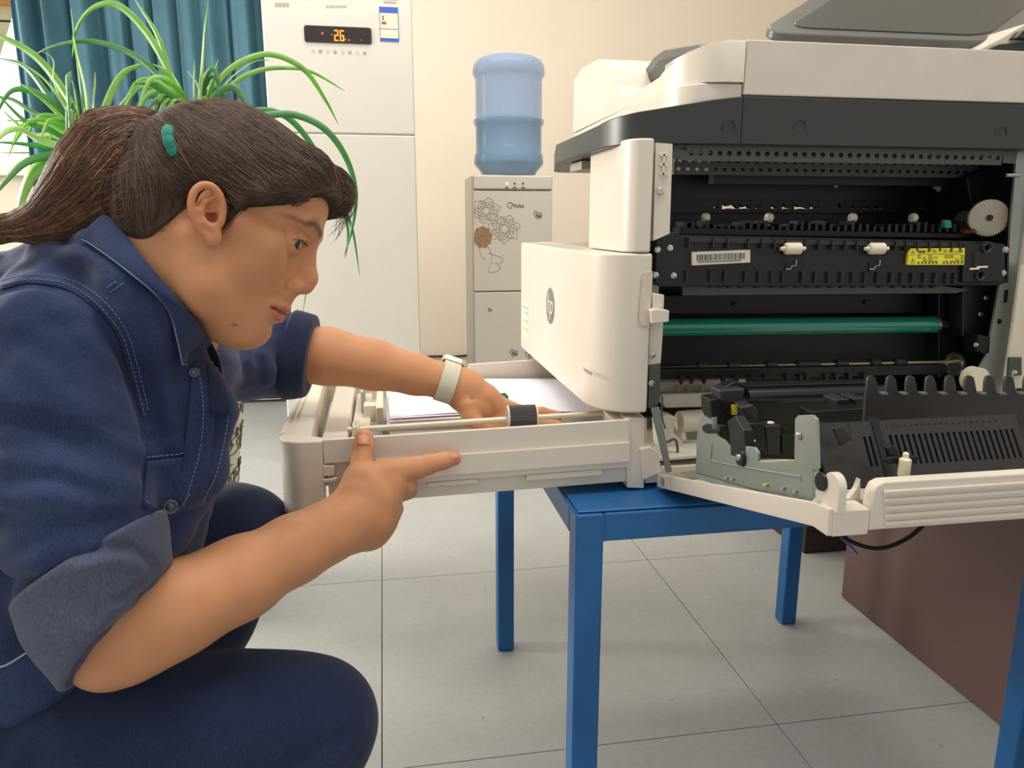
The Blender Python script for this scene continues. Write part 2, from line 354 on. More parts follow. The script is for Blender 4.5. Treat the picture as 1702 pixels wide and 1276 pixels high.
tag(MB().tube(catmull([c0-Vector((0.35, 0, 0.01)), c0, (c0+c1)/2-Vector((0, 0, 0.006)), c1, c1+Vector((0.2, 0, 0))], 6), 0.007, 6).build('power_cord', M_base, smooth=True), 'black power cord running along the cream wall beside the dispenser', 'cord')
# ================================================================ blue welded table
M_blue = mat('blue_enamel_paint', (30, 94, 152), 0.38, var=0.12, scale=9, bump=0.12, bscale=45)
tb = thing('table', (0.64, 1.31, 0), 'blue painted steel table carrying the opened printer', 'table')
TX0, TX1, TY0, TY1, TZ = 0.247, 1.045, 0.935, 1.705, 0.655
MB().box(TX0+0.004, TX1-0.004, TY0+0.004, TY1-0.004, TZ-0.004, TZ).build('tabletop', M_blue, tb, bevel=0.002)
for (x, y) in ((TX0, TY0), (TX1-0.04, TY0), (TX0, TY1-0.04), (TX1-0.04, TY1-0.04)):
    MB().box(x, x+0.04, y, y+0.04, 0.001, TZ-0.0045).build('leg', M_blue, tb, bevel=0.004)
for a in ((TX0+0.04, TX1-0.04, TY0, TY0+0.04), (TX0+0.04, TX1-0.04, TY1-0.04, TY1), (TX0, TX0+0.04, TY0+0.04, TY1-0.04), (TX1-0.04, TX1, TY0+0.04, TY1-0.04)):
    MB().box(*a, TZ-0.046, TZ-0.0045).build('rail', M_blue, tb, bevel=0.003)
for (x, y) in ((TX0+0.04, TY0+0.002), (TX1-0.04, TY0+0.002)):
    MB().tube([(x, y, TZ-0.045), (x, y, TZ-0.006)], 0.0025, 6).build('weld_seam', M_blue, tb)
# thin white wire lying on the table
M_wire = mat('pale_wire', (206, 212, 210), 0.5)
tag(MB().tube(catmull([onZ(1002, 800, TZ+0.003), onZ(1010, 796, TZ+0.003), onZ(1025, 796, TZ+0.003), onZ(1040, 799, TZ+0.003)], 5), 0.0012, 5).build('cable_tie', M_wire, smooth=True), 'thin pale cable tie lying on the blue table top', 'cable tie')

# ================================================================ dark desk and cables
M_desk = mat('dark_red_brown_laminate', (96, 72, 71), 0.4, var=0.12, scale=3, bump=0.03, bscale=90)
dk = thing('desk', (1.7, 1.2, 0), 'dark reddish brown desk end standing behind the blue table', 'desk')
MB().box(1.25, 1.275, 0.25, 1.78, 0.004, 0.72).build('side_panel', M_desk, dk, bevel=0.002)
MB().box(1.275, 2.2, 1.74, 1.76, 0.12, 0.72).build('back_panel', M_desk, dk)
MB().box(1.22, 2.25, 0.22, 1.80, 0.722, 0.75).build('desktop', M_desk, dk, bevel=0.004)
MB().box(2.2, 2.225, 0.25, 1.78, 0.004, 0.72).build('side_panel', M_desk, dk, bevel=0.002)
cb = thing('low_cabinet', (1.6, 2.2, 0), 'very dark low cabinet on the floor behind the desk end', 'cabinet')
MB().box(1.30, 2.2, 2.06, 2.5, 0.001, 0.5).build('cabinet_body', mat('dark_brown_cabinet', (52, 32, 34), 0.5), cb, bevel=0.003)
MB().box(1.285, 2.215, 2.04, 2.52, 0.501, 0.52).build('cabinet_top', M_desk, cb, bevel=0.003)
M_cord = mat('black_cord_rubber', (34, 32, 32), 0.4)
P = [onY(1600, 800, 1.35), onY(1548, 858, 1.22), onY(1510, 893, 1.2), onY(1462, 911, 1.2), onY(1415, 900, 1.2), onY(1380, 872, 1.2), onY(1350, 820, 1.25)]
tag(MB().tube(catmull(P, 8), 0.0042, 8).build('power_cord', M_cord, smooth=True), 'black power cord sagging in a loop under the opened printer door', 'cord')
P = [onY(1375, 850, 1.3), onY(1390, 885, 1.3), onY(1420, 915, 1.34), onY(1450, 960, 1.5), onY(1480, 1000, 1.6)]
tag(MB().tube(catmull([onY(1375, 850, 1.3), onY(1395, 888, 1.32), onY(1418, 912, 1.36), onY(1424, 920, 1.45)], 8), 0.0028, 6).build('network_cable', mat('teal_cable', (60, 120, 160), 0.5), smooth=True), 'thin blue network cable hanging beside the black power cord', 'cable')

# ================================================================ printer
M_pw = mat('printer_warm_white', (218, 208, 194), 0.36, var=0.01)
M_pw2 = mat('printer_inner_white', (212, 206, 190), 0.5, var=0.02)
M_band = mat('scanner_dark_grey', (52, 52, 51), 0.36, var=0.03, bump=0.05, bscale=700)
M_pb = mat('black_plastic', (19, 20, 21), 0.42, var=0.1, scale=30)
M_pb2 = mat('charcoal_plastic', (45, 43, 44), 0.45, var=0.06, scale=30)
M_met = mat('zinc_plated_steel', (150, 156, 150), 0.38, metal=0.55, var=0.05, scale=20)
M_met2 = mat('dull_steel', (88, 90, 87), 0.45, metal=0.4, var=0.08, scale=20)
M_chr = mat('bright_steel', (200, 200, 196), 0.2, metal=0.9, var=0)
M_nyl = mat('cream_nylon', (226, 218, 196), 0.45)
M_grn = mat('green_drum_coating', (26, 134, 112), 0.1, var=0, coat=0.8)
M_teal = mat('teal_green_plastic', (34, 156, 128), 0.4)
pr = thing('printer', (0.66, 1.3, TZ), 'white and black office laser printer with its side door open and paper tray pulled out', 'printer')
def bx(name, m, par, x0, x1, y0, y1, z0, z1, bev=0.0): return MB().box(x0, x1, y0, y1, z0, z1).build(name, m, par, bevel=bev)
def pxz(px, py, Y): p = onY(px, py, Y); return (p.x, p.z)
def polyY(pts, Y, th, name, m, par, bev=0.0): return MB().prism([pxz(a, b, Y) for a, b in pts], 'y', Y, Y+th).build(name, m, par, bevel=bev)
def polyX(pts, X, th, name, m, par, bev=0.0): return MB().prism([(onX(a, b, X).y, onX(a, b, X).z) for a, b in pts], 'x', X, X+th).build(name, m, par, bevel=bev)
def screw(px, py, Y, par, r=0.0038, m=None):
    c = onY(px, py, Y); s_ = MB().lathe([(r*1.25, 0.001), (r*1.25, -0.0005), (r, -0.001), (r*0.9, -0.0028), (r*0.3, -0.0032), (r*0.28, -0.0018), (0.0003, -0.0018)], (c.x, Y, c.z), 14, 'y').build('screw', m or M_chr, par, smooth=True); return s_
def arc(cx, cy, r, a0, a1, n=8): return [(cx+r*math.cos(math.radians(a0+(a1-a0)*k/n)), cy+r*math.sin(math.radians(a0+(a1-a0)*k/n))) for k in range(n+1)]
# body shell
XF, XR, YN, YR = 0.29, 0.99, 1.0, 1.62
out = [(0.366, 1.0), (0.355, 1.0)]+[(0.355-0.065*math.sin(t), 1.07-0.07*math.cos(t)) for t in np.linspace(0.1, PI/2, 10)]+[(XF, YR-0.02), (XF+0.02, YR), (0.40, YR), (0.40, 1.06), (0.366, 1.06)]
cov = MB().prism(out, 'z', 0.773, 0.999).build('front_cover', M_pw, pr, bevel=0.004)
out = [(0.362, 1.0), (0.35, 1.0)]+[(0.35-0.023*math.sin(t), 1.03-0.03*math.cos(t)) for t in np.linspace(0.1, PI/2, 8)]+[(0.327, 1.195), (0.36, 1.195), (0.362, 1.02)]
MB().prism(out, 'z', 1.0, 1.150).build('corner_column', M_pw, pr, bevel=0.003)
bx('output_deck', M_pw, pr, 0.33, 0.97, 1.20, YR-0.005, 0.985, 1.0, 0.003)
bx('rear_shell', M_pw, pr, 0.97, XR, 1.02, YR, 0.67, 1.14, 0.004)
bx('far_shell', M_pw, pr, 0.33, 0.97, YR-0.02, YR, 0.67, 0.99, 0.004)
bx('base_pan', M_pw2, pr, 0.37, XR, 1.01, YR, 0.662, 0.688, 0.003)
polyY([(1090, 237), (1118, 239), (1113, 388), (1086, 400)], 1.006, 0.03, 'corner_strip', M_pw2, pr)
g = MB()
c = pxz(1103, 258, 1.005); 
for (px0, px1, py0, py1) in ((1101, 1105, 256, 290), (1096, 1110, 256, 259), (1096, 1110, 271, 275), (1096, 1110, 287, 290)):
    a = pxz(px0, py1, 1.004); b = pxz(px1, py0, 1.004); g.box(a[0], b[0], 1.003, 1.006, a[1], b[1])
g.build('strip_rib', M_pw, pr)
screw(1097, 317, 1.005, pr, 0.0045)
polyY([(1083, 486), (1104, 490), (1103, 512), (1101, 560), (1098, 604), (1078, 606)], 1.008, 0.03, 'lower_strip', M_pw2, pr)
polyY([(1079, 608), (1098, 604), (1097, 662), (1090, 680), (1078, 678)], 1.004, 0.02, 'strap_mount', M_met2, pr)
polyY([(1084, 488), (1103, 490), (1102, 512), (1085, 515)], 0.998, 0.02, 'cover_hook', M_pw, pr, 0.001)
polyY([(1082, 516), (1090, 513), (1113, 516), (1112, 535), (1084, 538)], 0.985, 0.03, 'latch', M_pw, pr, 0.0015)
rec = MB()
o1 = [(1086, 452), (1072, 453), (1065, 462), (1060, 530), (1064, 542), (1079, 544)]
tube = catmull([onY(a, b, 1.0)+Vector((0, 0.0, 0)) for a, b in o1], 6)
rec.tube(tube, 0.0007, 6); rec.build('latch_recess_rim', M_pw2, cov, smooth=True)
polyY([(1085, 454), (1073, 455), (1067, 463), (1062, 529), (1066, 540), (1080, 542)], 0.9985, 0.004, 'latch_recess', mat('recess_white', (208, 197, 182), 0.5), cov)
screw(1084, 590, 1.006, pr, 0.004); screw(1083, 637, 1.002, pr, 0.0035)
# round emblem and prints on the front cover (plane X = XF)
ce = onX(915, 508, XF)
M_sil = mat('silver_emblem', (150, 150, 152), 0.3, metal=0.6, var=0)
em = MB().lathe([(0.032, 0.0002), (0.032, -0.0012), (0.03, -0.0016), (0.001, -0.0016)], (XF, ce.y, ce.z), 40, 'x').build('emblem', M_sil, cov, smooth=True)
text('hp', (XF-0.0018, ce.y, ce.z+0.002), 0.05, M_pw, em, rot=(PI/2, 0, -PI/2), shear=0.3)
cl = onX(977, 617, XF)
text('LaserJet MFP', (XF-0.0003, cl.y, cl.z), 0.0085, M_grey, cov, rot=(PI/2, 0, -PI/2))
lb0 = onX(869, 499, XF); lb1 = onX(878, 566, XF)
lb = MB().box(XF-0.0006, XF, lb1.y, lb0.y-0.004, lb1.z, lb0.z).build('feature_label', M_lc, cov)
lh = lb0.z-lb1.z
MB().box(XF-0.0009, XF-0.0006, lb1.y+0.002, lb0.y-0.006, lb0.z-0.17*lh, lb0.z-0.01).build('label_field', mat('label_sky_blue', (110, 170, 220), 0.5), lb)
g = MB()
for k in range(3): g.box(XF-0.0009, XF-0.0006, lb1.y+0.004, lb1.y+0.012, lb0.z-lh*(0.34+0.22*k), lb0.z-lh*(0.24+0.22*k)); g.box(XF-0.0009, XF-0.0006, lb1.y+0.02, lb0.y-0.012, lb0.z-lh*(0.31+0.22*k), lb0.z-lh*(0.28+0.22*k))
g.build('label_mark', M_grey, lb)

# scanner band (dark) with rounded front corner
edge = [(1.02, 1.0, 1.206), (0.485, 1.0, 1.206), (0.44, 1.002, 1.2005), (0.40, 1.006, 1.194), (0.362, 1.014, 1.188)]
for k in range(1, 9):
    t = k/8*PI/2; edge.append((0.362-0.05*math.sin(t), 1.10-0.086*math.cos(t), 1.188-0.011*k/8))
edge += [(0.311, 1.22, 1.176), (0.311, 1.37, 1.176), (0.318, 1.40, 1.177), (0.36, 1.60, 1.18), (0.38, 1.62, 1.18), (1.02, 1.62, 1.206)]
mb = MB(); n = len(edge)
mb.v = [(x, y, 1.144) for x, y, z in edge]+[(x, y, z) for x, y, z in edge]+[(x+(0.01 if x < 0.9 else 0), min(y+0.01, 1.61), z+0.002) for x, y, z in edge]
mb.f = [tuple(range(n))[::-1]]+[(i, (i+1) % n, n+(i+1) % n, n+i) for i in range(n)]+[(n+i, n+(i+1) % n, 2*n+(i+1) % n, 2*n+i) for i in range(n)]+[tuple(range(2*n, 3*n))]
sc = mb.build('scanner_band', M_band, pr, bevel=0.0015)
for px, py in ((1212, 212), (1329, 211), (1664, 222)):
    c = onY(px, py, 1.0); MB().tube([(c.x+0.009*math.cos(a), 0.9995, c.z+0.009*math.sin(a)) for a in np.linspace(-0.3, PI+0.3, 16)], 0.0007, 5).build('boss_ring', M_band, sc)
bx('band_seam', M_pb, sc, 0.4835, 0.4842, 0.9993, 1.001, 1.144, 1.206)
bx('under_latch', M_grey, pr, 0.335, 0.375, 1.28, 1.36, 1.128, 1.143, 0.002)
# white scanner lid and feeder
MB().prism([(0.402, 1.60)]+[(0.44-0.045*math.sin(t), 1.07-0.062*math.cos(t)) for t in np.linspace(PI/2, 0.0, 8)]+[(0.484, 1.004), (0.484, 1.62)], 'z', 1.1775, 1.223).build('scanner_lid', M_pw, pr, bevel=0.003)
prof = [(1.60, 1.2235), (1.60, 1.325), (1.54, 1.338), (1.42, 1.332), (1.394, 1.325), (1.366, 1.312), (1.32, 1.272), (1.285, 1.25), (1.25, 1.240), (1.215, 1.238), (1.18, 1.240), (1.10, 1.243), (1.045, 1.250), (1.02, 1.256), (1.003, 1.256), (1.0, 1.250), (1.0, 1.2235)]
mb = MB(); N_ = len(prof)
secs = [(0.40, 0.075), (0.403, 0.05), (0.415, 0.026), (0.435, 0.008), (0.46, 0.0), (0.483, 0.0)]
for x, ins in secs: mb.v += [(x, max(y, 1.0+ins), z+(0.020*min(1, (x-0.4)/0.05)**0.7 if z > 1.225 and y < 1.12 else 0)) for y, z in prof]
for i in range(len(secs)-1):
    for k in range(N_): a = i*N_+k; b = i*N_+(k+1) % N_; mb.f.append((a, b, b+N_, a+N_))
mb.f += [tuple(range(N_))[::-1], tuple((len(secs)-1)*N_+k for k in range(N_))]
mb.build('feeder_front', M_pw, pr, smooth=True)
prof2 = [(1.60, 1.2235), (1.60, 1.325), (1.54, 1.338), (1.42, 1.332), (1.366, 1.312), (1.285, 1.25), (1.25, 1.240), (1.2, 1.24), (1.19, 1.277), (1.0, 1.277), (1.0, 1.2075), (1.18, 1.2075)]
MB().prism(prof2, 'x', 0.4845, 1.02).build('feeder_body', mat('feeder_grey_white', (206, 196, 184), 0.4), pr, bevel=0.002)
M_smoke = mat('smoky_grey_plastic', (92, 92, 92), 0.3, var=0.05)
M_smoke2 = mat('smoky_dark_plastic', (58, 60, 62), 0.35, var=0.05)
# output tray wedge in the notch
polyX([(1062, 148), (1064, 126), (1086, 95), (1102, 83), (1160, 73), (1170, 76), (1150, 110), (1080, 152)], 0.47, 0.15, 'output_tray', M_smoke, pr, 0.003)
polyX([(1072, 142), (1073, 130), (1096, 100), (1140, 90), (1118, 112)], 0.4685, 0.004, 'output_tray_face', M_smoke2, pr)
# input tray: a tilted rounded dish
A, B, C, D = onY(1252, 70, 1.10), onY(1655, 86, 1.10), onY(1752, 12, 1.40), onY(1372, -8, 1.40)
def dish(A, B, C, D, r, th, name, m, par, ins=0.0, lift=0.0):
    ex = (B-A); ey = (D-A); nrm = (B-A).cross(D-A).normalized()
    def P(u, v): return A*(1-u)*(1-v)+B*u*(1-v)+C*u*v+D*(1-u)*v
    pts = [P(ins+(1-2*ins)*u, ins+(1-2*ins)*v)+nrm*lift for u, v in rrect(0, 1, 0, 1, r, 6)]
    return MB().slab(pts, nrm*th).build(name, m, par, bevel=0.003)
it = dish(A, B, C, D, 0.16, 0.014, 'input_tray', M_smoke, pr)
dish(A, B, C, D, 0.12, 0.004, 'input_tray_bed', M_smoke2, it, ins=0.09, lift=0.012)
polyY([(1622, 84), (1665, 62), (1702, 40), (1740, 30), (1740, 84)], 1.06, 0.1, 'feeder_bracket', M_pw, pr, 0.002)
polyY([(1640, 86), (1660, 74), (1740, 66), (1740, 90)], 1.05, 0.02, 'hinge_cover', M_pb2, pr)
polyY([(1690, 62), (1702, 50), (1740, 40), (1740, 66)], 1.045, 0.02, 'hinge_cover', M_pb2, pr)

# ---------------------------------------------------------------- interior of the side opening
def perf(name, m, par, pa, pb, Y, nh, r, th=0.0015, x_off=0.5):
    """steel strip with a row of real round holes; pa, pb = lower-left / upper-right pixel corners"""
    a = pxz(*pa, Y); b = pxz(*pb, Y); x0, x1, z0, z1 = a[0], b[0], a[1], b[1]; w = (x1-x0)/nh; mb = MB(); K = 12
    for i in range(nh):
        cx = x0+w*(i+0.5); cz = (z0+z1)/2; sq = []; ci = []
        for k in range(K):
            t = 2*PI*(k+0.5)/K; c_, s_ = math.cos(t), math.sin(t); ci.append((cx+r*c_, cz+r*s_))
            q = max(abs(c_), abs(s_)); sq.append((cx+w/2*c_/q, cz+(z1-z0)/2*s_/q))
        base = len(mb.v); mb.v += [(x, Y, z) for x, z in sq]+[(x, Y, z) for x, z in ci]+[(x, Y+th, z) for x, z in ci]
        for k in range(K):
            k2 = (k+1) % K; mb.f += [(base+k, base+k2, base+K+k2, base+K+k), (base+K+k, base+K+k2, base+2*K+k2, base+2*K+k)]
    return mb.build(name, m, par)
perf('perforated_rail', M_met2, pr, (1140, 267), (1667, 250), 1.022, 35, 0.0038)
polyY([(1117, 239), (1692, 251), (1690, 262), (1117, 246)], 1.024, 0.02, 'top_rail', M_met2, pr)
polyY([(1117, 244), (1140, 250), (1140, 267), (1117, 262)], 1.022, 0.002, 'rail_end', M_met2, pr)
polyY([(1667, 258), (1690, 260), (1688, 272), (1667, 271)], 1.022, 0.002, 'rail_end', M_met2, pr)
perf('perforated_rail', M_met2, pr, (1122, 278), (1640, 262), 1.12, 34, 0.0034)
perf('perforated_rail', M_met2, pr, (1120, 290), (1640, 277), 1.121, 36, 0.0034)
bx('cable_cover', M_pb2, pr, 0.52, 0.96, 1.16, 1.18, 1.10, 1.145)
# rear black partition with ragged gaps that let the light of the room through
a = onY(1100, 330, 1.24); b = onY(1660, 294, 1.24)
bx('upper_partition', M_pb, pr, 0.44, 0.97, 1.22, 1.25, a.z-0.002, 1.118)
a2 = onY(1100, 350, 1.24)
bx('lower_partition', M_pb, pr, 0.40, 0.97, 1.24, 1.27, 0.688, a2.z)
gaps = [(1181, 1188), (1194, 1221), (1223, 1241), (1249, 1258), (1275, 1286), (1293, 1310), (1313, 1338), (1339, 1353), (1384, 1396), (1407, 1420), (1426, 1437), (1444, 1458), (1519, 1527)]
mb = MB(); x = 1100; rr = random.Random(3)
za, zb = a.z-0.002, a2.z
for g0, g1 in gaps+[(1700, 1700)]:
    p = onY(x, 340, 1.24); q = onY(g0, 340, 1.24); mb.box(p.x, q.x, 1.225, 1.24, zb-0.003, za+0.003)
    if g1 < 1699:
        p = onY(g0, 340, 1.24).x; q = onY(g1, 340, 1.24).x; h = za-zb; k1, k2, k3 = [rr.uniform(0.3, 0.75)*h for _ in range(3)]
        mb.prism([(p, za+0.003), (p, za-0.5*k1), (p+(q-p)*0.35, za-k2), (p+(q-p)*0.7, za-0.9*k3-0.1*h), (q, za-h*0.75), (q, za+0.003)], 'y', 1.226, 1.238)
        mb.prism([(p, zb-0.003), (p, zb+0.1*h), (p+(q-p)*0.5, zb+0.22*h), (q, zb+0.12*h), (q, zb-0.003)], 'y', 1.226, 1.238)
    x = g1
mb.build('ragged_partition', M_pb, pr)
bx('inner_side_wall', M_pb, pr, 0.955, 0.968, 1.04, 1.6, 0.69, 1.135)
# comb of the exit guide
mb = MB(); rr = random.Random(5)
for px in range(1135, 1600, 12):
    p = onY(px, 386, 1.10); h = rr.choice((0.009, 0.013, 0.016, 0.018)); w = 0.0026 if px % 24 else 0.004
    mb.box(p.x-w, p.x+w, 1.09, 1.125, p.z, p.z+h)
    if px % 36 == 3 or px % 60 == 15: mb.box(p.x-w, p.x+0.012, 1.095, 1.12, p.z, p.z+h*0.6)
mb.build('guide_comb', M_pb2, pr, bevel=0.0006, seg=1)
polyY([(1130, 378), (1600, 388), (1600, 396), (1130, 390)], 1.085, 0.03, 'guide_bar', M_pb, pr, 0.001)
for px in (1173, 1278, 1417, 1518):
    c = onY(px, 362, 1.11)
    w = MB().lathe([(0.002, -0.005), (0.0065, -0.0045), (0.0075, -0.002), (0.0075, 0.002), (0.0065, 0.0045), (0.002, 0.005)], c, 18, 'x').build('idler_roller', M_nyl, pr, smooth=True)
    MB().cyl((c.x-0.012, c.y, c.z), (c.x+0.012, c.y, c.z), 0.0009, 6).build('axle', M_chr, w)
polyY([(1570, 365), (1581, 366), (1583, 379), (1571, 379)], 1.07, 0.008, 'green_lever', M_teal, pr, 0.001)
polyY([(1541, 296), (1574, 297), (1573, 312), (1560, 319), (1545, 305)], 1.2, 0.002, 'white_flap', M_pw, pr)
polyY([(1386, 299), (1393, 298), (1392, 311), (1388, 312)], 1.2, 0.002, 'white_flap', M_pw, pr)
# big gear at the right
def gear(name, c, r, w, teeth, m, par, axis='y', hub=0.2):
    pts = []
    for k in range(teeth*4):
        a = 2*PI*k/(teeth*4); q = r if k % 4 in (0, 1) else r*0.93; pts.append((q*math.cos(a), q*math.sin(a)))
    mb = MB()
    if axis == 'y': mb.prism([(c[0]+u, c[2]+v) for u, v in pts], 'y', c[1], c[1]+w)
    else: mb.prism([(c[1]+u, c[2]+v) for u, v in pts], 'x', c[0], c[0]+w)
    return mb.build(name, m, par)
c = onY(1644, 362, 1.06); T = Matrix.Translation(c) @ Matrix.Rotation(math.radians(-28), 4, 'Z')
g = MB(); teeth = 48; R_ = 0.0285
pts = [((R_ if k % 4 < 2 else R_*0.93)*math.cos(2*PI*k/(teeth*4)), (R_ if k % 4 < 2 else R_*0.93)*math.sin(2*PI*k/(teeth*4))) for k in range(teeth*4)]
k0 = MB(); k0.prism(pts, 'y', 0.0, 0.011); g.add([T @ Vector(v) for v in k0.v], k0.f)
gr = g.build('drive_gear', M_nyl, pr)
k0 = MB(); k0.lathe([(0.0255, -0.0012), (0.0245, 0.0), (0.006, 0.0), (0.006, -0.003), (0.0045, -0.003), (0.0045, 0.004), (0.0001, 0.004)], (0, 0, 0), 32, 'y')
MB().add([T @ Vector(v) for v in k0.v], k0.f).build('gear_face', mat('gear_face_nylon', (196, 186, 166), 0.4), gr, smooth=True)
k0 = MB(); k0.lathe([(0.005, -0.0032), (0.0001, -0.0034)], (0, 0, 0), 16, 'y'); MB().add([T @ Vector(v) for v in k0.v], k0.f).build('gear_bore', M_pb, gr)
c2 = onY(1612, 372, 1.12); gear('drive_gear', c2, 0.022, 0.012, 36, mat('brown_nylon', (120, 100, 84), 0.5), pr)
c = onY(1600, 386, 1.055)
sp = MB(); sp.tube([(c.x+0.016*t, c.y+0.004*math.cos(t*32), c.z+0.004*math.sin(t*32)) for t in np.linspace(0, 1.3, 90)], 0.0009, 5); sp.build('coil_spring', mat('copper_spring', (120, 70, 50), 0.35, metal=0.7), pr, smooth=True)
polyY([(1607, 295), (1640, 280), (1682, 292), (1680, 340), (1660, 352), (1640, 330), (1615, 345)], 1.1, 0.03, 'black_bracket', M_pb, pr, 0.002)
c = onY(1672, 291, 1.03); MB().cyl((c.x, c.y, c.z), (c.x+0.02, c.y-0.004, c.z), 0.003, 10).build('pin', M_chr, pr)

# fuser unit
fu = polyY([(1091, 392), (1100, 386), (1130, 384), (1130, 391), (1560, 399), (1650, 402), (1671, 406), (1672, 470), (1660, 475), (1100, 477), (1089, 470)], 1.02, 0.08, 'fuser_unit', M_pb, pr, 0.002)
for px in (1143, 1183, 1207, 1241, 1264, 1285, 1304, 1336, 1358, 1380, 1402, 1421, 1441, 1462, 1485, 1503, 1521, 1541, 1559, 1578, 1592):
    a = onY(px, 394+(px-1143)*0.018, 1.0195); mb = MB(); mb.box(a.x-0.0008, a.x+0.0008, 1.012, 1.0205, a.z-0.014, a.z)
    mb.build('fuser_rib', M_pb2, fu); MB().box(a.x-0.0008, a.x+0.0008, 1.015, 1.0205, a.z-0.062, a.z-0.046).build('fuser_rib', M_pb2, fu)
polyY([(1143, 395), (1600, 404), (1600, 411), (1143, 403)], 1.016, 0.006, 'fuser_lip', M_pb2, fu, 0.001)
bl = polyY([(1150, 419), (1247, 415), (1247, 436), (1151, 441)], 1.0150, 0.0045, 'barcode_label', mat('label_paper', (214, 204, 188), 0.5), fu)
mb = MB(); rr = random.Random(11); x = 1158.0
while x < 1238:
    w = rr.choice((0.8, 0.8, 1.4, 2.0)); yy = 430-(x-1158)*0.04
    mb.prism([pxz(x, yy+3.5, 1.0148), pxz(x+w, yy+3.5, 1.0148), pxz(x+w, yy-7, 1.0148), pxz(x, yy-7, 1.0148)], 'y', 1.0146, 1.015); x += w+rr.choice((0.8, 1.2, 1.8))
for x in range(1160, 1230, 4): yy = 436.5-(x-1158)*0.04; mb.prism([pxz(x, yy, 1.0148), pxz(x+2.6, yy, 1.0148), pxz(x+2.6, yy-2, 1.0148), pxz(x, yy-2, 1.0148)], 'y', 1.0146, 1.015)
mb.build('barcode', M_ink, bl)
M_yel = mat('warning_yellow', (232, 222, 60), 0.45, var=0.01)
yl = polyY([(1516, 413), (1605, 412), (1602, 440), (1509, 440), (1510, 422)], 1.0140, 0.0055, 'warning_label', M_yel, fu)
mb = MB(); M_yk = mat('label_olive_ink', (96, 92, 40), 0.6)
def qd(x0, x1, y0, y1, Y=1.0138): mb.prism([pxz(x0, y1, Y), pxz(x1, y1, Y), pxz(x1, y0, Y), pxz(x0, y0, Y)], 'y', Y-0.0002, Y+0.0002)
qd(1526, 1538, 416, 420)
for i, y in enumerate((415, 417.6, 424, 427, 430, 433)):
    for x in range(1541 if i < 2 else 1525, 1600, 9):
        if rr.random() < 0.86 and not (1557 < x < 1563): qd(x, x+rr.uniform(5, 8), y, y+1.2)
qd(1525, 1598, 421.5, 422.0)
for x in range(1525, 1600, 6):
    if not 1556 < x < 1564: qd(x, x+3.4, 435, 438)
for cy in (419, 433):
    P = [onY(a, b, 1.0138) for a, b in ((1513, cy+4), (1521, cy+4), (1517.5, cy-4), (1513, cy+4))]; mb.tube(P, 0.0003, 4)
    qd(1516.6, 1517.8, cy-1, cy+2)
mb.build('label_print', M_yk, yl)
for px in (1318, 1457):
    polyY([(px-18, 402), (px+18, 402), (px+18, 424), (px-18, 424)], 1.0188, 0.002, 'roller_pocket', mat('pocket_black', (8, 8, 9), 0.6), fu)
    c = onY(px, 413, 1.012)
    r_ = MB().lathe([(0.001, -0.0125), (0.0065, -0.0125), (0.0085, -0.0105), (0.0085, 0.0105), (0.0065, 0.0125), (0.001, 0.0125)], c, 24, 'x').build('pressure_roller', M_nyl, fu, smooth=True)
    MB().cyl((c.x-0.019, c.y, c.z), (c.x+0.019, c.y, c.z), 0.0028, 10).build('axle', M_nyl, r_) if False else MB().cyl((c.x-0.019, c.y, c.z), (c.x+0.019, c.y, c.z), 0.0028, 10).build('roller_axle', M_nyl, fu)
    polyY([(px-12, 436), (px+16, 436), (px+12, 452), (px-14, 452)], 1.0186, 0.002, 'roller_pocket', M_pb, fu)
    a = [onY(px+6, 432, 1.016), onY(px+5, 441, 1.016), onY(px-2, 442, 1.016), onY(px-4, 447, 1.016), onY(px-12, 447, 1.016)]
    MB().tube(a, 0.0008, 5).build('wire_clip', M_chr, fu)
for px, py in ((1114, 412), (1120, 458), (1093, 415), (1090, 457)): screw(px, py, 1.0195, fu, 0.0036)
for px, py in ((1671, 415), (1667, 454)): screw(px, py, 1.0195, fu, 0.004)
polyY([(1602, 404), (1668, 408), (1666, 470), (1600, 470)], 1.014, 0.007, 'fuser_end_cap', M_pb, fu, 0.002)
for px, py in ((1640, 411), (1629, 457)):
    c = onY(px, py, 1.013); MB().lathe([(0.009, 0.002), (0.0085, -0.003), (0.006, -0.003), (0.004, 0.001), (0.0005, 0.001)], c, 18, 'y').build('end_boss', M_pb2, fu, smooth=True)
for P in ((1616, 1627, 447), (1628, 1641, 444)): MB().cyl(onY(P[0]-4, P[2], 1.01), onY(P[1], P[2]-0.5, 1.01), 0.0015, 8).build('white_pin', M_nyl, fu)
mb = MB()
for k in range(7): a = pxz(1618, 421+3*k, 1.0135); mb.box(a[0], a[0]+0.009, 1.012, 1.0145, a[1]-0.0008, a[1]+0.0008)
mb.build('grille', M_pb2, fu)
# steel guide under the fuser
gd = polyY([(1134, 470), (1555, 472), (1570, 476), (1610, 481), (1590, 487), (1135, 491)], 1.05, 0.004, 'steel_guide', M_met2, pr)
mb = MB()
for px in (1180, 1196, 1211, 1230, 1256, 1283, 1302, 1323, 1341, 1360, 1379, 1398, 1417, 1435, 1461, 1484, 1504, 1516, 1531, 1549): a = pxz(px, 478, 1.048); mb.box(a[0]-0.003, a[0]+0.003, 1.0435, 1.0502, a[1], a[1]+0.007)
mb.build('guide_tooth', M_pb, gd)
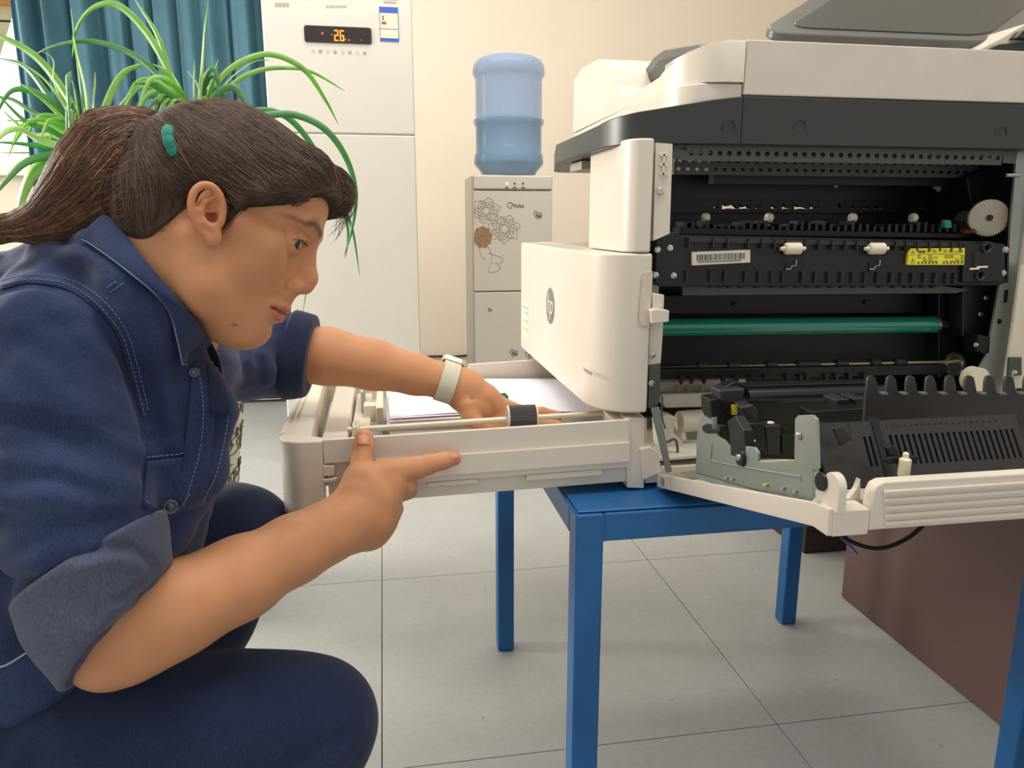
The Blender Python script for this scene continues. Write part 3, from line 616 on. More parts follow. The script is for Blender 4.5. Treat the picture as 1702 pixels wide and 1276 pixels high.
# green drum
d0 = onY(1095, 544.5, 1.10); d1 = onY(1551, 539, 1.10); dr = 0.0135
drum = MB().tube([d0, d1], dr, 40).build('drum', M_grn, pr, smooth=True)
dv = (d1-d0).normalized()
MB().tube([d1, d1+dv*0.006], dr*1.04, 40).build('drum_flange', M_chr, drum, smooth=True)
MB().tube([d1+dv*0.006, d1+dv*0.03], dr*0.5, 20).build('drum_shaft', M_pb2, drum, smooth=True)
polyY([(1100, 492), (1600, 488), (1600, 520), (1100, 521)], 1.14, 0.01, 'inner_wall', M_pb, pr)
polyY([(1100, 556), (1600, 552), (1600, 600), (1100, 606)], 1.13, 0.01, 'inner_wall', M_pb, pr)
for px, py in ((1222, 505), (1440, 502), (1532, 557)):
    a = pxz(px, py, 1.138); MB().box(a[0]-0.004, a[0]+0.004, 1.134, 1.14, a[1]-0.003, a[1]+0.003).build('sensor_nub', M_pb2, pr, bevel=0.001)
# feed shaft with rollers
s0 = onY(1098, 612, 1.08); s1 = onY(1580, 601, 1.08)
sh = MB().tube([s0, s1], 0.0028, 14).build('feed_shaft', mat('brass_toned_steel', (190, 176, 140), 0.3, metal=0.8, var=0), pr, smooth=True)
for px, w in ((1163, 10), (1213, 11), (1273, 10), (1334, 22), (1390, 11), (1447, 9), (1490, 11)):
    t = (px-1098)/482; c = s0.lerp(s1, t); hw = w/1250*1.08
    MB().lathe([(0.003, -hw), (0.0078, -hw), (0.0085, -hw+0.001), (0.0085, hw-0.001), (0.0078, hw), (0.003, hw)], c, 20, 'x').build('feed_roller', M_pb2, sh, smooth=True)
gb = polyY([(1098, 614), (1575, 606), (1578, 617), (1555, 622), (1098, 632)], 1.06, 0.02, 'guide_beam', M_pb, pr, 0.002)
for px in (1132, 1149, 1170, 1202, 1224, 1250, 1273, 1309, 1331, 1341, 1373, 1390, 1412, 1437):
    y = 631-(px-1132)*0.015; mb = MB(); mb.prism([pxz(px-3.5, y-6, 1.055), pxz(px+3.5, y-6, 1.055), pxz(px+2.5, y+4, 1.055), pxz(px, y+8, 1.055), pxz(px-2, y+4, 1.055)], 'y', 1.053, 1.06)
    mb.build('guide_tooth', M_pb, gb)
c = onY(1586, 605, 1.07)
MB().lathe([(0.019, 0.004), (0.0195, 0.0), (0.0195, -0.003), (0.0165, -0.003), (0.016, 0.0), (0.002, 0.001)], c, 32, 'x').build('shaft_disc', M_chr, pr, smooth=True)
# white lower frame inside
polyY([(1093, 636), (1240, 630), (1240, 652), (1093, 655)], 1.12, 0.02, 'inner_frame', M_pw2, pr, 0.001)
polyY([(1094, 655), (1215, 651), (1215, 676), (1106, 678)], 1.09, 0.02, 'inner_frame', M_pw2, pr, 0.002)
mb = MB()
for px in (1125, 1142, 1164, 1197): a = pxz(px, 650, 1.11); mb.box(a[0]-0.0008, a[0]+0.0008, 1.10, 1.13, a[1]-0.008, a[1]+0.008)
mb.build('frame_rib', M_pw, pr)
c = onY(1144, 700, 1.08); MB().cyl((c.x-0.016, c.y, c.z), (c.x+0.09, c.y+0.01, c.z), 0.017, 28).build('paper_roller_hub', M_pw2, pr, smooth=True, bevel=0.002)
polyY([(1094, 700), (1110, 690), (1125, 694), (1120, 720), (1135, 735), (1140, 756), (1098, 762)], 1.06, 0.03, 'inner_bracket', M_pw2, pr, 0.002)
polyY([(1140, 720), (1160, 718), (1160, 740), (1142, 742)], 1.09, 0.02, 'inner_pad', M_grey, pr)
polyY([(1070, 748), (1160, 752), (1156, 786), (1072, 800)], 1.05, 0.06, 'inner_shelf', M_pw2, pr, 0.003)
MB().tube(catmull([onY(1097, 656, 1.04), onY(1101, 662, 1.04), onY(1100, 690, 1.04), onY(1106, 712, 1.04)], 6), 0.0012, 6).build('bent_wire', M_met2, pr)
MB().tube(catmull([onY(1108, 735, 1.03), onY(1122, 730, 1.03), onY(1126, 745, 1.03), onY(1126, 752, 1.03)], 6), 0.002, 6).build('bent_wire', M_met2, pr)
# front base post and foot
polyY([(1018, 695), (1076, 695), (1074, 752), (1072, 790), (1040, 790), (1038, 782), (1020, 780)], 1.02, 0.05, 'base_post', M_pw, pr, 0.002)
polyY([(1040, 694), (1072, 694), (1071, 812), (1042, 811)], 1.004, 0.03, 'foot', M_pw, pr, 0.002)
polyY([(1063, 745), (1082, 742), (1096, 752), (1100, 786), (1068, 800)], 1.0, 0.04, 'hinge_block', M_pw, pr, 0.003)
bx('base_side', M_pw, pr, 0.33, 0.36, 1.06, 1.62, 0.657, 0.70, 0.002)
# right-hand steel panel and black drive column
polyY([(1560, 478), (1640, 474), (1640, 500), (1636, 560), (1622, 606), (1600, 628), (1560, 628)], 1.10, 0.03, 'drive_column', M_pb, pr, 0.002)
polyY([(1600, 470), (1650, 470), (1648, 492), (1642, 530), (1636, 560), (1600, 560)], 1.06, 0.03, 'drive_housing', M_pb, pr, 0.003)
polyY([(1626, 556), (1648, 560), (1645, 590), (1624, 584)], 1.03, 0.03, 'drive_block', M_pb, pr, 0.002)
for px, py in ((1630, 522), (1622, 573), (1639, 495)): screw(px, py, 1.028 if px == 1622 else 1.058, pr, 0.003)
sp_ = polyY([(1686, 255), (1740, 256), (1740, 640), (1600, 640), (1622, 600), (1645, 560), (1650, 470), (1672, 470), (1676, 405), (1680, 330)], 1.14, 0.006, 'steel_side_panel', M_met2, pr) if False else None
sp_ = MB().prism([pxz(a, b, 1.03) for a, b in ((1690, 252), (1745, 253), (1745, 645), (1610, 645), (1640, 590), (1650, 540), (1662, 470), (1676, 470), (1678, 405))], 'y', 1.03, 1.034).build('steel_side_panel', M_met, pr)
for P, r in (((1661, 534), 0.0042), ((1673, 490), 0.003)):
    c = onY(*P, 1.03); MB().lathe([(r, 0.0001), (r, -0.0004), (0.0001, -0.0004)], c, 16, 'y').build('panel_hole', M_pb, sp_)
polyY([(1670, 482), (1676, 481), (1674, 502), (1668, 503)], 1.0292, 0.001, 'panel_slot', M_pb, sp_)
sq = polyY([(1698, 440), (1745, 440), (1745, 645), (1668, 645), (1682, 560)], 1.008, 0.004, 'rear_edge_panel', M_pw2, pr)
polyY([(1678, 594), (1698, 594), (1698, 624), (1676, 624)], 1.004, 0.004, 'hinge_plate', M_met2, sq); screw(1686, 620, 1.003, sq, 0.004)
c = onY(1628, 632, 1.0); gear('drive_gear', (c.x, 1.0, c.z), 0.019, 0.02, 40, M_nyl, pr)

# ---------------------------------------------------------------- opened side door
door = MB().prism([(1.0, 0.660), (1.0, 0.680), (0.605, 0.786), (0.577, 0.790), (0.577, 0.764), (0.600, 0.764)], 'x', 0.385, 0.390).build('side_door', M_pw, pr, bevel=0.001)
MB().prism([(1.0, 0.660), (1.0, 0.668), (0.605, 0.774), (0.600, 0.764)], 'x', 0.390, 0.985).build('door_panel', M_pw2, door)
a = onX(1102, 800, 0.385); 
MB().box(0.384, 0.386, a.y-0.006, a.y+0.006, a.z-0.005, a.z+0.005).build('door_notch', mat('notch_grey', (150, 130, 110), 0.6), door)
# handle panel of the door facing the viewer
hp = MB().prism([(0.426, 0.766), (0.985, 0.766), (0.985, 0.812), (0.438, 0.812), (0.431, 0.809), (0.428, 0.802), (0.427, 0.79)], 'y', 0.578, 0.592).build('handle_panel', M_pw, door, bevel=0.002)
MB().box(0.3895, 0.4255, 0.5765, 0.60, 0.763, 0.788).build('corner_block', M_pw, door, bevel=0.0015)
polyY([(1395, 830), (1412, 828), (1424, 812), (1430, 796), (1430, 840), (1395, 840)], 0.60, 0.006, 'corner_fillet', M_pw, door)
for k in range(5):
    z = 0.770+0.0075*k; x0 = 0.437+0.0012*(4-k); x1 = 0.602-0.004*(4-k)
    MB().box(x0, x1, 0.5752, 0.5785, z, z+0.0044).build('grip_rib', M_pw, hp, bevel=0.0012)
ear = MB().prism([(0.588+0.0125*math.cos(t), 0.8075+0.0125*math.sin(t)) for t in np.linspace(0, PI, 12)]+[(0.5755, 0.785), (0.6005, 0.785)], 'x', 0.392, 0.400).build('hinge_ear', M_pw, door, bevel=0.001)
c = onX(1366, 800, 0.3915); MB().lathe([(0.009, 0.0), (0.0085, -0.002), (0.0001, -0.0026)], (0.3915, c.y, c.z), 20, 'x').build('rubber_bumper', M_pb, ear, smooth=True)
# steel bracket
bp = [(1156, 785), (1158, 725), (1165, 689), (1172, 686), (1185, 687), (1190, 712), (1192, 723), (1205, 732), (1214, 743), (1214, 756), (1239, 765), (1239, 741), (1254, 743), (1260, 752), (1259, 767), (1314, 776), (1320, 770), (1321, 696), (1326, 690), (1350, 689), (1357, 696), (1360, 779), (1350, 781), (1351, 827), (1339, 838)]
bk = polyX(bp, 0.398, 0.003, 'bracket', M_met, door, 0.0006)
MB().slab([onX(1130, 786, 0.394), onX(1320, 846, 0.394), onX(1350, 838, 0.402), onX(1156, 782, 0.402)], (0, 0, 0.001)).build('bracket_flange', M_met, door)
MB().tube([onX(1181, 765, 0.3975), onX(1212, 772, 0.3975), onX(1330, 792, 0.3975), onX(1331, 800, 0.3975)], 0.0012, 6).build('bracket_crease', M_met, bk)
MB().tube([onX(1183, 738, 0.3975), onX(1181, 765, 0.3975)], 0.0010, 6).build('bracket_crease', M_met, bk)
for px, py in ((1206, 795), (1216, 796), (1272, 807), (1300, 812), (1320, 817)):
    c = onX(px, py, 0.396); MB().lathe([(0.0032, 0), (0.003, 0.002), (0.0008, 0.003)], c, 12).build('screw', M_chr if px != 1272 else mat('yellow_zinc', (190, 200, 120), 0.3, metal=0.6), door, smooth=True)
c = onX(1327, 724, 0.3965); MB().lathe([(0.004, 0.001), (0.0035, -0.002), (0.0005, -0.003)], c, 14, 'x').build('screw', M_chr, bk, smooth=True)
c = onX(1231, 760, 0.396); cam_ = MB().lathe([(0.010, 0.002), (0.0095, -0.002), (0.0005, -0.0024)], c, 22, 'x').build('cam_lever', M_pb, door, smooth=True)
MB().lathe([(0.0045, -0.002), (0.004, -0.0045), (0.0005, -0.005)], c, 14, 'x').build('cam_screw', M_chr, cam_, smooth=True)
polyX([(1214, 762), (1213, 725), (1208, 700), (1222, 690), (1236, 715), (1239, 750), (1232, 770)], 0.3985, 0.012, 'black_arm', M_pb, door, 0.001)
polyX([(1166, 708), (1172, 704), (1195, 706), (1196, 719), (1172, 720), (1166, 715)], 0.394, 0.01, 'black_arm', M_pb, door, 0.002)
# black transfer unit across the door
polyY([(1200, 645), (1222, 634), (1235, 637), (1240, 640), (1460, 634), (1460, 662), (1240, 655), (1196, 662)], 0.86, 0.02, 'transfer_cover', M_pb, door, 0.002)
MB().tube([onY(1240, 659, 0.85), onY(1480, 652, 0.85)], 0.010, 20).build('transfer_roller', mat('black_rubber', (30, 31, 34), 0.3), door, smooth=True)
polyY([(1180, 664), (1198, 662), (1200, 680), (1225, 700), (1240, 740), (1210, 745), (1196, 720), (1182, 690)], 0.85, 0.03, 'roller_end_block', M_pb, door, 0.002)
polyY([(1196, 648), (1240, 645), (1236, 668), (1214, 672), (1198, 666)], 0.845, 0.03, 'roller_end_block', M_pb2, door, 0.003)
polyY([(1190, 668), (1470, 664), (1470, 770), (1240, 760), (1200, 735)], 0.90, 0.01, 'transfer_housing', M_pb, door)
polyY([(1255, 664), (1470, 660), (1470, 668), (1262, 672)], 0.86, 0.02, 'housing_bar', M_pb2, door, 0.001)
polyY([(1249, 704), (1270, 703), (1272, 742), (1251, 740)], 0.80, 0.03, 'black_block', M_pb, door, 0.002)
polyY([(1272, 708), (1298, 706), (1298, 756), (1276, 754)], 0.82, 0.03, 'black_block', M_pb2, door, 0.002)
polyY([(1299, 722), (1322, 722), (1321, 762), (1300, 760)], 0.82, 0.03, 'black_block', M_pb, door, 0.002)
polyY([(1232, 676), (1252, 672), (1262, 684), (1258, 700), (1240, 700)], 0.82, 0.03, 'black_block', M_pb2, door, 0.003)
polyY([(1390, 664), (1412, 662), (1414, 678), (1392, 680)], 0.80, 0.03, 'black_block', M_pb2, door, 0.002)
polyY([(1420, 662), (1438, 661), (1438, 676), (1422, 677)], 0.80, 0.03, 'black_block', M_pb2, door, 0.002)
polyY([(1350, 684), (1440, 678), (1440, 705), (1352, 702)], 0.78, 0.03, 'black_block', M_pb, door, 0.002)
for px, py in ((1281, 703), (1250, 733)):
    c = onY(px, py, 0.80); MB().lathe([(0.004, 0), (0.0038, 0.0015), (0.001, 0.002)], c, 12).build('screw', M_nyl, door, smooth=True)
def spring(px, py0, py1, Y, r, turns, m):
    a = onY(px, py1, Y); b = onY(px-1, py0, Y); n = turns*12
    return MB().tube([a.lerp(b, k/n)+Vector((r*math.cos(2*PI*k/12), r*math.sin(2*PI*k/12), 0)) for k in range(n+1)], 0.0006, 5).build('coil_spring', m, door, smooth=True)
spring(1221, 672, 689, 0.80, 0.0030, 7, mat('brass_spring', (210, 180, 60), 0.3, metal=0.7)); spring(1188, 693, 712, 0.82, 0.0028, 8, M_met)
# vent cover
P0 = Vector((0.428, 0.64, 0.798)); ex = Vector((1, 0, 0)); ey = Vector((0, 0.029, 0.045)); 
def VP(u, v, w=0.0): return P0+ex*u+ey*v+Vector((0, -0.84, 0.54))*w
mb = MB(); us = []; 
def bar(u0, u1, v0, v1): 
    pts = [VP(u0, v0), VP(u1, v0), VP(u1, v1), VP(u0, v1)]; mb.slab(pts, Vector((0, 0.0025, -0.0016)))
sl = []
for px in (1441, 1450): sl.append(onY(px-1, 745, 0.655).x-P0.x)
for k in range(22): sl.append(onY(1483+k*9.6, 742, 0.655).x-P0.x)
w = 0.0029; prev = -0.008; LO, HI = 0.12, 0.70
for u in sl: bar(prev, u-w/2, LO, HI); prev = u+w/2
bar(prev, 0.222, LO, HI); bar(-0.008, 0.222, -0.25, LO); bar(-0.008, 0.222, HI, 1.0)
vc = mb.build('vent_cover', M_pb2, door)
MB().slab([VP(-0.008, -0.25, -0.008), VP(0.222, -0.25, -0.008), VP(0.222, 1, -0.008), VP(-0.008, 1, -0.008)], (0, 0.002, 0)).build('vent_backing', M_pb, vc)
u = onY(1465, 730, 0.655).x-P0.x
MB().slab([VP(u-0.004, -0.1, 0.0012), VP(u+0.004, -0.1, 0.0012), VP(u+0.004, 1.05, 0.0012), VP(u-0.004, 1.05, 0.0012)], (0, 0.004, 0)).build('vent_gap', M_pb, vc)
for px in range(1474, 1660, 10):
    c = VP(onY(px, 708, 0.665).x-P0.x, 0.88, 0.0004); MB().cyl(c, c+Vector((0, 0.001, -0.0006)), 0.0012, 8).build('vent_dimple', M_pb, vc)
bar2 = MB(); 
bar2.slab([onY(1366, 703, 0.675), onY(1412, 702, 0.668), onY(1422, 790, 0.64), onY(1378, 800, 0.65)], (0, 0.004, 0)); bar2.build('vent_side', M_pb, vc)
polyY([(1385, 712), (1402, 708), (1416, 730), (1398, 742)], 0.645, 0.004, 'vent_side_web', M_pb2, vc, 0.001)
c = onY(1504, 770, 0.612)
kb = MB().lathe([(0.0055, -0.012), (0.0055, 0.004), (0.0028, 0.006), (0.0028, 0.010), (0.0005, 0.0115)], c, 16).build('latch_post', M_nyl, door, smooth=True)
polyY([(1472, 764), (1480, 760), (1525, 758), (1530, 762), (1520, 770), (1478, 772)], 0.618, 0.006, 'latch_plate', M_pb, door, 0.001)
polyY([(1475, 745), (1482, 740), (1490, 742), (1495, 756), (1480, 762)], 0.622, 0.006, 'latch_hook', M_pb, door, 0.001)
# comb plate
pts = [(1436, 712), (1440, 648)]
for cx_ in [1450+32.7*k for k in range(10)]:
    pts += [(cx_-9, 651), (cx_-8, 634), (cx_-6, 627), (cx_, 624), (cx_+5, 627), (cx_+7, 634), (cx_+10, 651)]
pts += [(1765, 651), (1765, 712)]
polyY(pts[1:2]+pts[2:]+[(1436, 712)], 0.735, 0.004, 'comb_plate', M_pb2, door, 0.0008)
mb = MB()
for cx_ in [1466+32.7*k for k in range(9)]: c = onY(cx_, 651, 0.733); mb.box(c.x-0.0035, c.x+0.0035, 0.727, 0.735, c.z-0.002, c.z)
mb.build('comb_lip', mat('worn_grey_plastic', (110, 106, 104), 0.5), door)
# strap arm
a = [onY(1082, 678, 0.998), onY(1096, 676, 0.998), onY(1117, 784, 0.94), onY(1108, 786, 0.94)]
MB().slab(a, (0, 0.003, 0)).build('strap_arm', M_met2, door)

# ---------------------------------------------------------------- pulled-out paper tray
tr = MB().prism([(-0.089, 1.0), (-0.115, 1.0)]+[(-0.115-0.034*math.sin(t), 1.035-0.035*math.cos(t)) for t in np.linspace(0.1, PI/2, 9)]+[(-0.156, 1.52), (-0.118, 1.52), (-0.106, 1.03), (-0.089, 1.018)], 'z', 0.646, 0.754).build('paper_tray', M_pw, pr, bevel=0.003)
def sag(x): return 0.754+(x+0.09)*0.022
mb = MB()
def wallp(x0, x1, y0, y1, za, zb, drop=0.0):
    P = [(x0, y0, sag(x0)-zb), (x1, y0, sag(x1)-zb), (x1, y0, sag(x1)-za), (x0, y0, sag(x0)-za)]; mb.slab(P, (0, y1-y0, 0))
wallp(-0.088, 0.34, 1.0, 1.008, 0.0, 0.032); wallp(-0.02, 0.34, 0.995, 1.008, 0.032, 0.060); wallp(0.0, 0.34, 1.0, 1.008, 0.0595, 0.070)
mb.build('side_wall', M_pw, tr)
mb = MB(); wallp(-0.085, 0.34, 1.0085, 1.02, 0.032, 0.095); mb.build('lower_side', M_pw2, tr)
polyY([(537, 774), (556, 774), (556, 790), (537, 792)], 0.999, 0.006, 'side_clip', M_pw, tr, 0.001); polyY([(537, 797), (560, 794), (560, 800), (537, 803)], 0.998, 0.008, 'side_clip', M_pw, tr, 0.001)
mb = MB(); wallp(0.05, 0.12, 0.998, 1.01, 0.0705, 0.076); mb.build('runner', M_pw2, tr); mb = MB(); wallp(0.19, 0.30, 0.998, 1.01, 0.0705, 0.078); mb.build('runner', M_pw2, tr)
MB().slab([(-0.105, 1.01, 0.690), (0.6, 1.01, 0.705), (0.6, 1.50, 0.705), (-0.115, 1.50, 0.690)], (0, 0, -0.004)).build('tray_floor', M_pw2, tr)
mb = MB(); mb.slab([(-0.12, 1.50, 0.735), (0.6, 1.50, 0.752), (0.6, 1.50, 0.66), (-0.12, 1.50, 0.66)], (0, 0.012, 0))
mb.slab([(0.165, 1.497, 0.758), (0.34, 1.497, 0.764), (0.34, 1.497, 0.715), (0.155, 1.497, 0.715)], (0, 0.010, 0)); mb.build('far_wall', M_pw, tr)
mb = MB(); mb.box(-0.149, -0.144, 1.04, 1.50, 0.7535, 0.7555); mb.box(-0.138, -0.136, 1.04, 1.50, 0.7535, 0.7553); mb.build('rim_ridge', M_pw, tr)
for a in ((-0.100, -0.062, 1.03, 1.49, 0.693, 0.728), (-0.060, -0.03, 1.10, 1.46, 0.693, 0.715)): bx('inner_step', M_pw, tr, *a, 0.003)
bx('end_stop', mat('grey_end_stop', (170, 166, 158), 0.5), tr, -0.047, -0.042, 1.30, 1.42, 0.70, 0.752, 0.001)
bx('stop_foot', M_pw, tr, -0.042, -0.018, 1.27, 1.30, 0.70, 0.735, 0.002); bx('stop_foot', M_pw, tr, -0.02, -0.008, 1.21, 1.34, 0.70, 0.745, 0.002)
bx('stop_slide', M_met, tr, -0.05, -0.01, 1.15, 1.25, 0.70, 0.712, 0.001)
bx('separator_plate', M_met, tr, 0.0, 0.345, 1.09, 1.16, 0.705, 0.718, 0.001)
bx('inner_rail', M_pw, tr, -0.06, 0.34, 1.02, 1.035, 0.69, 0.73, 0.001)
r0 = onY(578, 714, 1.07); r1 = onY(1010, 686, 1.07)
rod = MB().tube([r0, r1], 0.0045, 12).build('pickup_shaft', mat('cream_steel_shaft', (220, 210, 186), 0.25, metal=0.3, var=0), tr, smooth=True)
MB().lathe([(0.004, -0.004), (0.011, -0.003), (0.011, 0.001), (0.008, 0.002), (0.012, 0.003), (0.012, 0.006), (0.004, 0.007)], onY(590, 713, 1.07), 20, 'x').build('shaft_bearing', M_pw, rod, smooth=True)
bx('bearing_mount', M_pw, tr, -0.052, -0.046, 1.05, 1.09, 0.70, 0.757, 0.001)
c = onY(867, 693, 1.07); hw = 0.0195
prof = [(0.004, -hw)]
n = 26
pts_r = []
rib = MB()
ring = [(0.0182 if k % 2 else 0.0170) for k in range(72)]
vs_ = []
for x in (-hw, hw): vs_ += [(c.x+x, c.y+ring[k]*math.cos(2*PI*k/72), c.z+ring[k]*math.sin(2*PI*k/72)) for k in range(72)]
rib.add(vs_, [tuple(range(72)), tuple(range(72, 144))[::-1]]+[(k, 72+k, 72+(k+1) % 72, (k+1) % 72) for k in range(72)])
rl = rib.build('pickup_roller', mat('ribbed_grey_rubber', (78, 74, 78), 0.6), tr)
MB().lathe([(0.004, -hw-0.004), (0.018, -hw-0.003), (0.0186, -hw-0.0005), (0.004, -hw-0.0003)], c, 28, 'x').build('roller_flange', M_pw, rl, smooth=True)
MB().lathe([(0.004, hw+0.0003), (0.0186, hw+0.0005), (0.018, hw+0.003), (0.004, hw+0.004)], c, 28, 'x').build('roller_flange', M_pw, rl, smooth=True)
gl = polyY([(822, 654), (840, 653), (845, 658), (846, 672), (850, 690), (824, 692)], 1.21, 0.004, 'green_guide', M_teal, tr, 0.001)
polyY([(832, 658), (839, 658), (839, 663), (832, 663)], 1.209, 0.003, 'guide_slot', M_pw, gl, 0.0008)
# ---------------------------------------------------------------- paper in the tray
M_pap = mat('white_paper', (232, 229, 240), 0.8, var=0.01, scale=4)
ps = thing('paper_stack', (0.2, 1.33, 0.72), 'stack of white copy paper lying in the pulled-out tray', 'paper')
def sheet_stack(x0, x1, y0, y1, z0, th, name, bow=0.0, rot=0.0, ns=1):
    mb = MB(); nx, ny = 16, 8; cx_, cy_ = (x0+x1)/2, (y0+y1)/2
    for lay in (0, 1):
        for j in range(ny+1):
            for i in range(nx+1):
                u, v = i/nx, j/ny; x = x0+(x1-x0)*u; y = y0+(y1-y0)*v
                z = z0+bow*math.sin(PI*v)*(0.3+0.7*u)+bow*0.25*math.sin(5*u)+(th if lay else 0)
                dx, dy = x-cx_, y-cy_; mb.v.append((cx_+dx*math.cos(rot)-dy*math.sin(rot), cy_+dx*math.sin(rot)+dy*math.cos(rot), z))
    S = (nx+1)*(ny+1)
    for j in range(ny):
        for i in range(nx): a = j*(nx+1)+i; mb.f += [(S+a, S+a+1, S+a+nx+2, S+a+nx+1), (a, a+nx+1, a+nx+2, a+1)]
    for i in range(nx): a = i; b = ny*(nx+1)+i; mb.f += [(a, a+1, S+a+1, S+a), (b+1, b, S+b, S+b+1)]
    for j in range(ny): a = j*(nx+1); b = a+nx; mb.f += [(a+nx+1, a, S+a, S+a+nx+1), (b, b+nx+1, S+b+nx+1, S+b)]
    return mb.build(name, M_pap, ps, smooth=True)
sheet_stack(-0.003, 0.40, 1.185, 1.485, 0.710, 0.012, 'paper_ream')
sheet_stack(0.0, 0.40, 1.19, 1.482, 0.7225, 0.004, 'paper_layer', 0.004, 0.006)
sheet_stack(0.0, 0.40, 1.20, 1.480, 0.7280, 0.0012, 'sheet', 0.008, 0.012)
sheet_stack(0.03, 0.40, 1.20, 1.470, 0.7300, 0.0006, 'sheet', 0.013, -0.03)
# ================================================================ signed-distance modelling of the person
class SDF:
    """ordered list of rounded shapes blended into one smooth surface"""
    def __init__(s): s.ops = []
    def _a(s, fn, k, mode, c, R): s.ops.append((fn, k, mode, np.array(c, float), float(R))); return s
    def cone(s, a, b, ra, rb, k=0.01, mode='+'):
        a = np.array(a, float); b = np.array(b, float); ab = b-a; L2 = max(ab @ ab, 1e-12)
        def fn(P):
            t = np.clip(((P-a) @ ab)/L2, 0, 1); q = P-a-t[:, None]*ab
            return np.sqrt((q*q).sum(1))-(ra+(rb-ra)*t)
        return s._a(fn, k, mode, (a+b)/2, math.sqrt(L2)/2+max(ra, rb))
    def chain(s, pts, k=0.01, mode='+', flat=None):
        for (p, r), (q, t) in zip(pts[:-1], pts[1:]): s.cone(p, q, r, t, k, mode)
        return s
    def ell(s, c, r, M=None, k=0.01, mode='+'):
        c = np.array(c, float); r = np.array(r, float); Mi = None if M is None else np.array(M, float)
        def fn(P):
            q = P-c
            if Mi is not None: q = q @ Mi
            k0 = np.sqrt(((q/r)**2).sum(1)); k1 = np.sqrt(((q/(r*r))**2).sum(1)); return k0*(k0-1.0)/np.maximum(k1, 1e-9)
        return s._a(fn, k, mode, c, r.max())
    def line(s, pts, amp, w):
        """crease (amp > 0) or ridge (amp < 0) along a polyline"""
        pts = np.array([tuple(p) for p in pts], float)
        def fn(P):
            best = np.full(len(P), 1e9)
            for a, b in zip(pts[:-1], pts[1:]):
                ab = b-a; t = np.clip(((P-a) @ ab)/max(ab @ ab, 1e-12), 0, 1); q = P-a-t[:, None]*ab; best = np.minimum(best, (q*q).sum(1))
            return amp*np.exp(-best/(w*w))
        c = pts.mean(0); return s._a(fn, 0, 'd', c, np.sqrt(((pts-c)**2).sum(1)).max()+3*w)
    def plane(s, p, n, k=0.003):
        p = np.array(p, float); n = np.array(n, float); n = n/np.linalg.norm(n)
        return s._a(lambda P: (P-p) @ n, k, '&', p, 1e6)
    def sub(s, other, k=0.01, mode='+'):
        c = np.mean([o[3] for o in other.ops if o[4] < 1e5], axis=0); R = max(np.linalg.norm(o[3]-c)+o[4] for o in other.ops if o[4] < 1e5)
        return s._a(lambda P: other(P), k, mode, c, R)
    def __call__(s, P, cen=None, rad=0.0):
        d = np.full(len(P), 0.5)
        for fn, k, mode, c, R in s.ops:
            if cen is not None and R < 1e5 and np.linalg.norm(c-cen)-R-rad > 2*k+0.006: continue
            e = fn(P)
            if mode == '+':
                if k > 0: h = np.maximum(k-np.abs(d-e), 0)/k; d = np.minimum(d, e)-h*h*k*0.25
                else: d = np.minimum(d, e)
            elif mode == '-':
                if k > 0: h = np.maximum(k-np.abs(d+e), 0)/k; d = np.maximum(d, -e)+h*h*k*0.25
                else: d = np.maximum(d, -e)
            elif mode == '&':
                h = np.maximum(k-np.abs(d-e), 0)/k; d = np.maximum(d, e)+h*h*k*0.25
            else: d = d+e
        return d
    def grad(s, P, e=0.0006):
        g = np.zeros_like(P)
        for i in range(3):
            q = P.copy(); q[:, i] += e; r = P.copy(); r[:, i] -= e; g[:, i] = s.batch(q)-s.batch(r)
        return g/np.maximum(np.linalg.norm(g, axis=1), 1e-9)[:, None]
    def batch(s, P):
        """evaluation in spatial cells so that far shapes are skipped"""
        key = np.floor(P/0.05).astype(np.int64); key = (key[:, 0]*73856093) ^ (key[:, 1]*19349663) ^ (key[:, 2]*83492791)
        order = np.argsort(key, kind='stable'); ks = key[order]; cut = np.flatnonzero(np.diff(ks))+1; out_ = np.empty(len(P))
        for ix in np.split(order, cut):
            Q = P[ix]; c = (Q.min(0)+Q.max(0))/2; out_[ix] = s(Q, c, np.linalg.norm(Q.max(0)-c))
        return out_
    def bounds(s):
        lo = np.min([o[3]-o[4] for o in s.ops if o[4] < 1e5 and o[2] == '+'], axis=0)-0.01; hi = np.max([o[3]+o[4] for o in s.ops if o[4] < 1e5 and o[2] == '+'], axis=0)+0.01
        return lo, hi
    def mesh(s, h, name, m, parent, clip=None, proj=1):
        lo, hi = s.bounds()
        if clip is not None: lo = np.maximum(lo, clip[0]); hi = np.minimum(hi, clip[1])
        B = 8; bs = B*h; nb = np.ceil((hi-lo)/bs).astype(int)
        I = np.stack(np.meshgrid(*[np.arange(n) for n in nb], indexing='ij'), -1).reshape(-1, 3)
        cen = lo+(I+0.5)*bs; act = I[np.abs(s.batch(cen)) < bs*1.35]
        key = (act//3); o = np.lexsort((key[:, 2], key[:, 1], key[:, 0])); act = act[o]; key = key[o]
        cut = np.flatnonzero(np.any(np.diff(key, axis=0) != 0, axis=1))+1
        g = np.arange(B+1); G = np.stack(np.meshgrid(g, g, g, indexing='ij'), -1)
        N = (nb*B+2).astype(np.int64); enc = lambda C: (C[..., 0]*N[1]+C[..., 1])*N[2]+C[..., 2]
        VK, VP_, E = [], [], {0: [], 1: [], 2: []}
        corners = np.array([(i, j, k) for i in (0, 1) for j in (0, 1) for k in (0, 1)])
        edges = [(a, b) for a in range(8) for b in range(a+1, 8) if np.abs(corners[a]-corners[b]).sum() == 1]
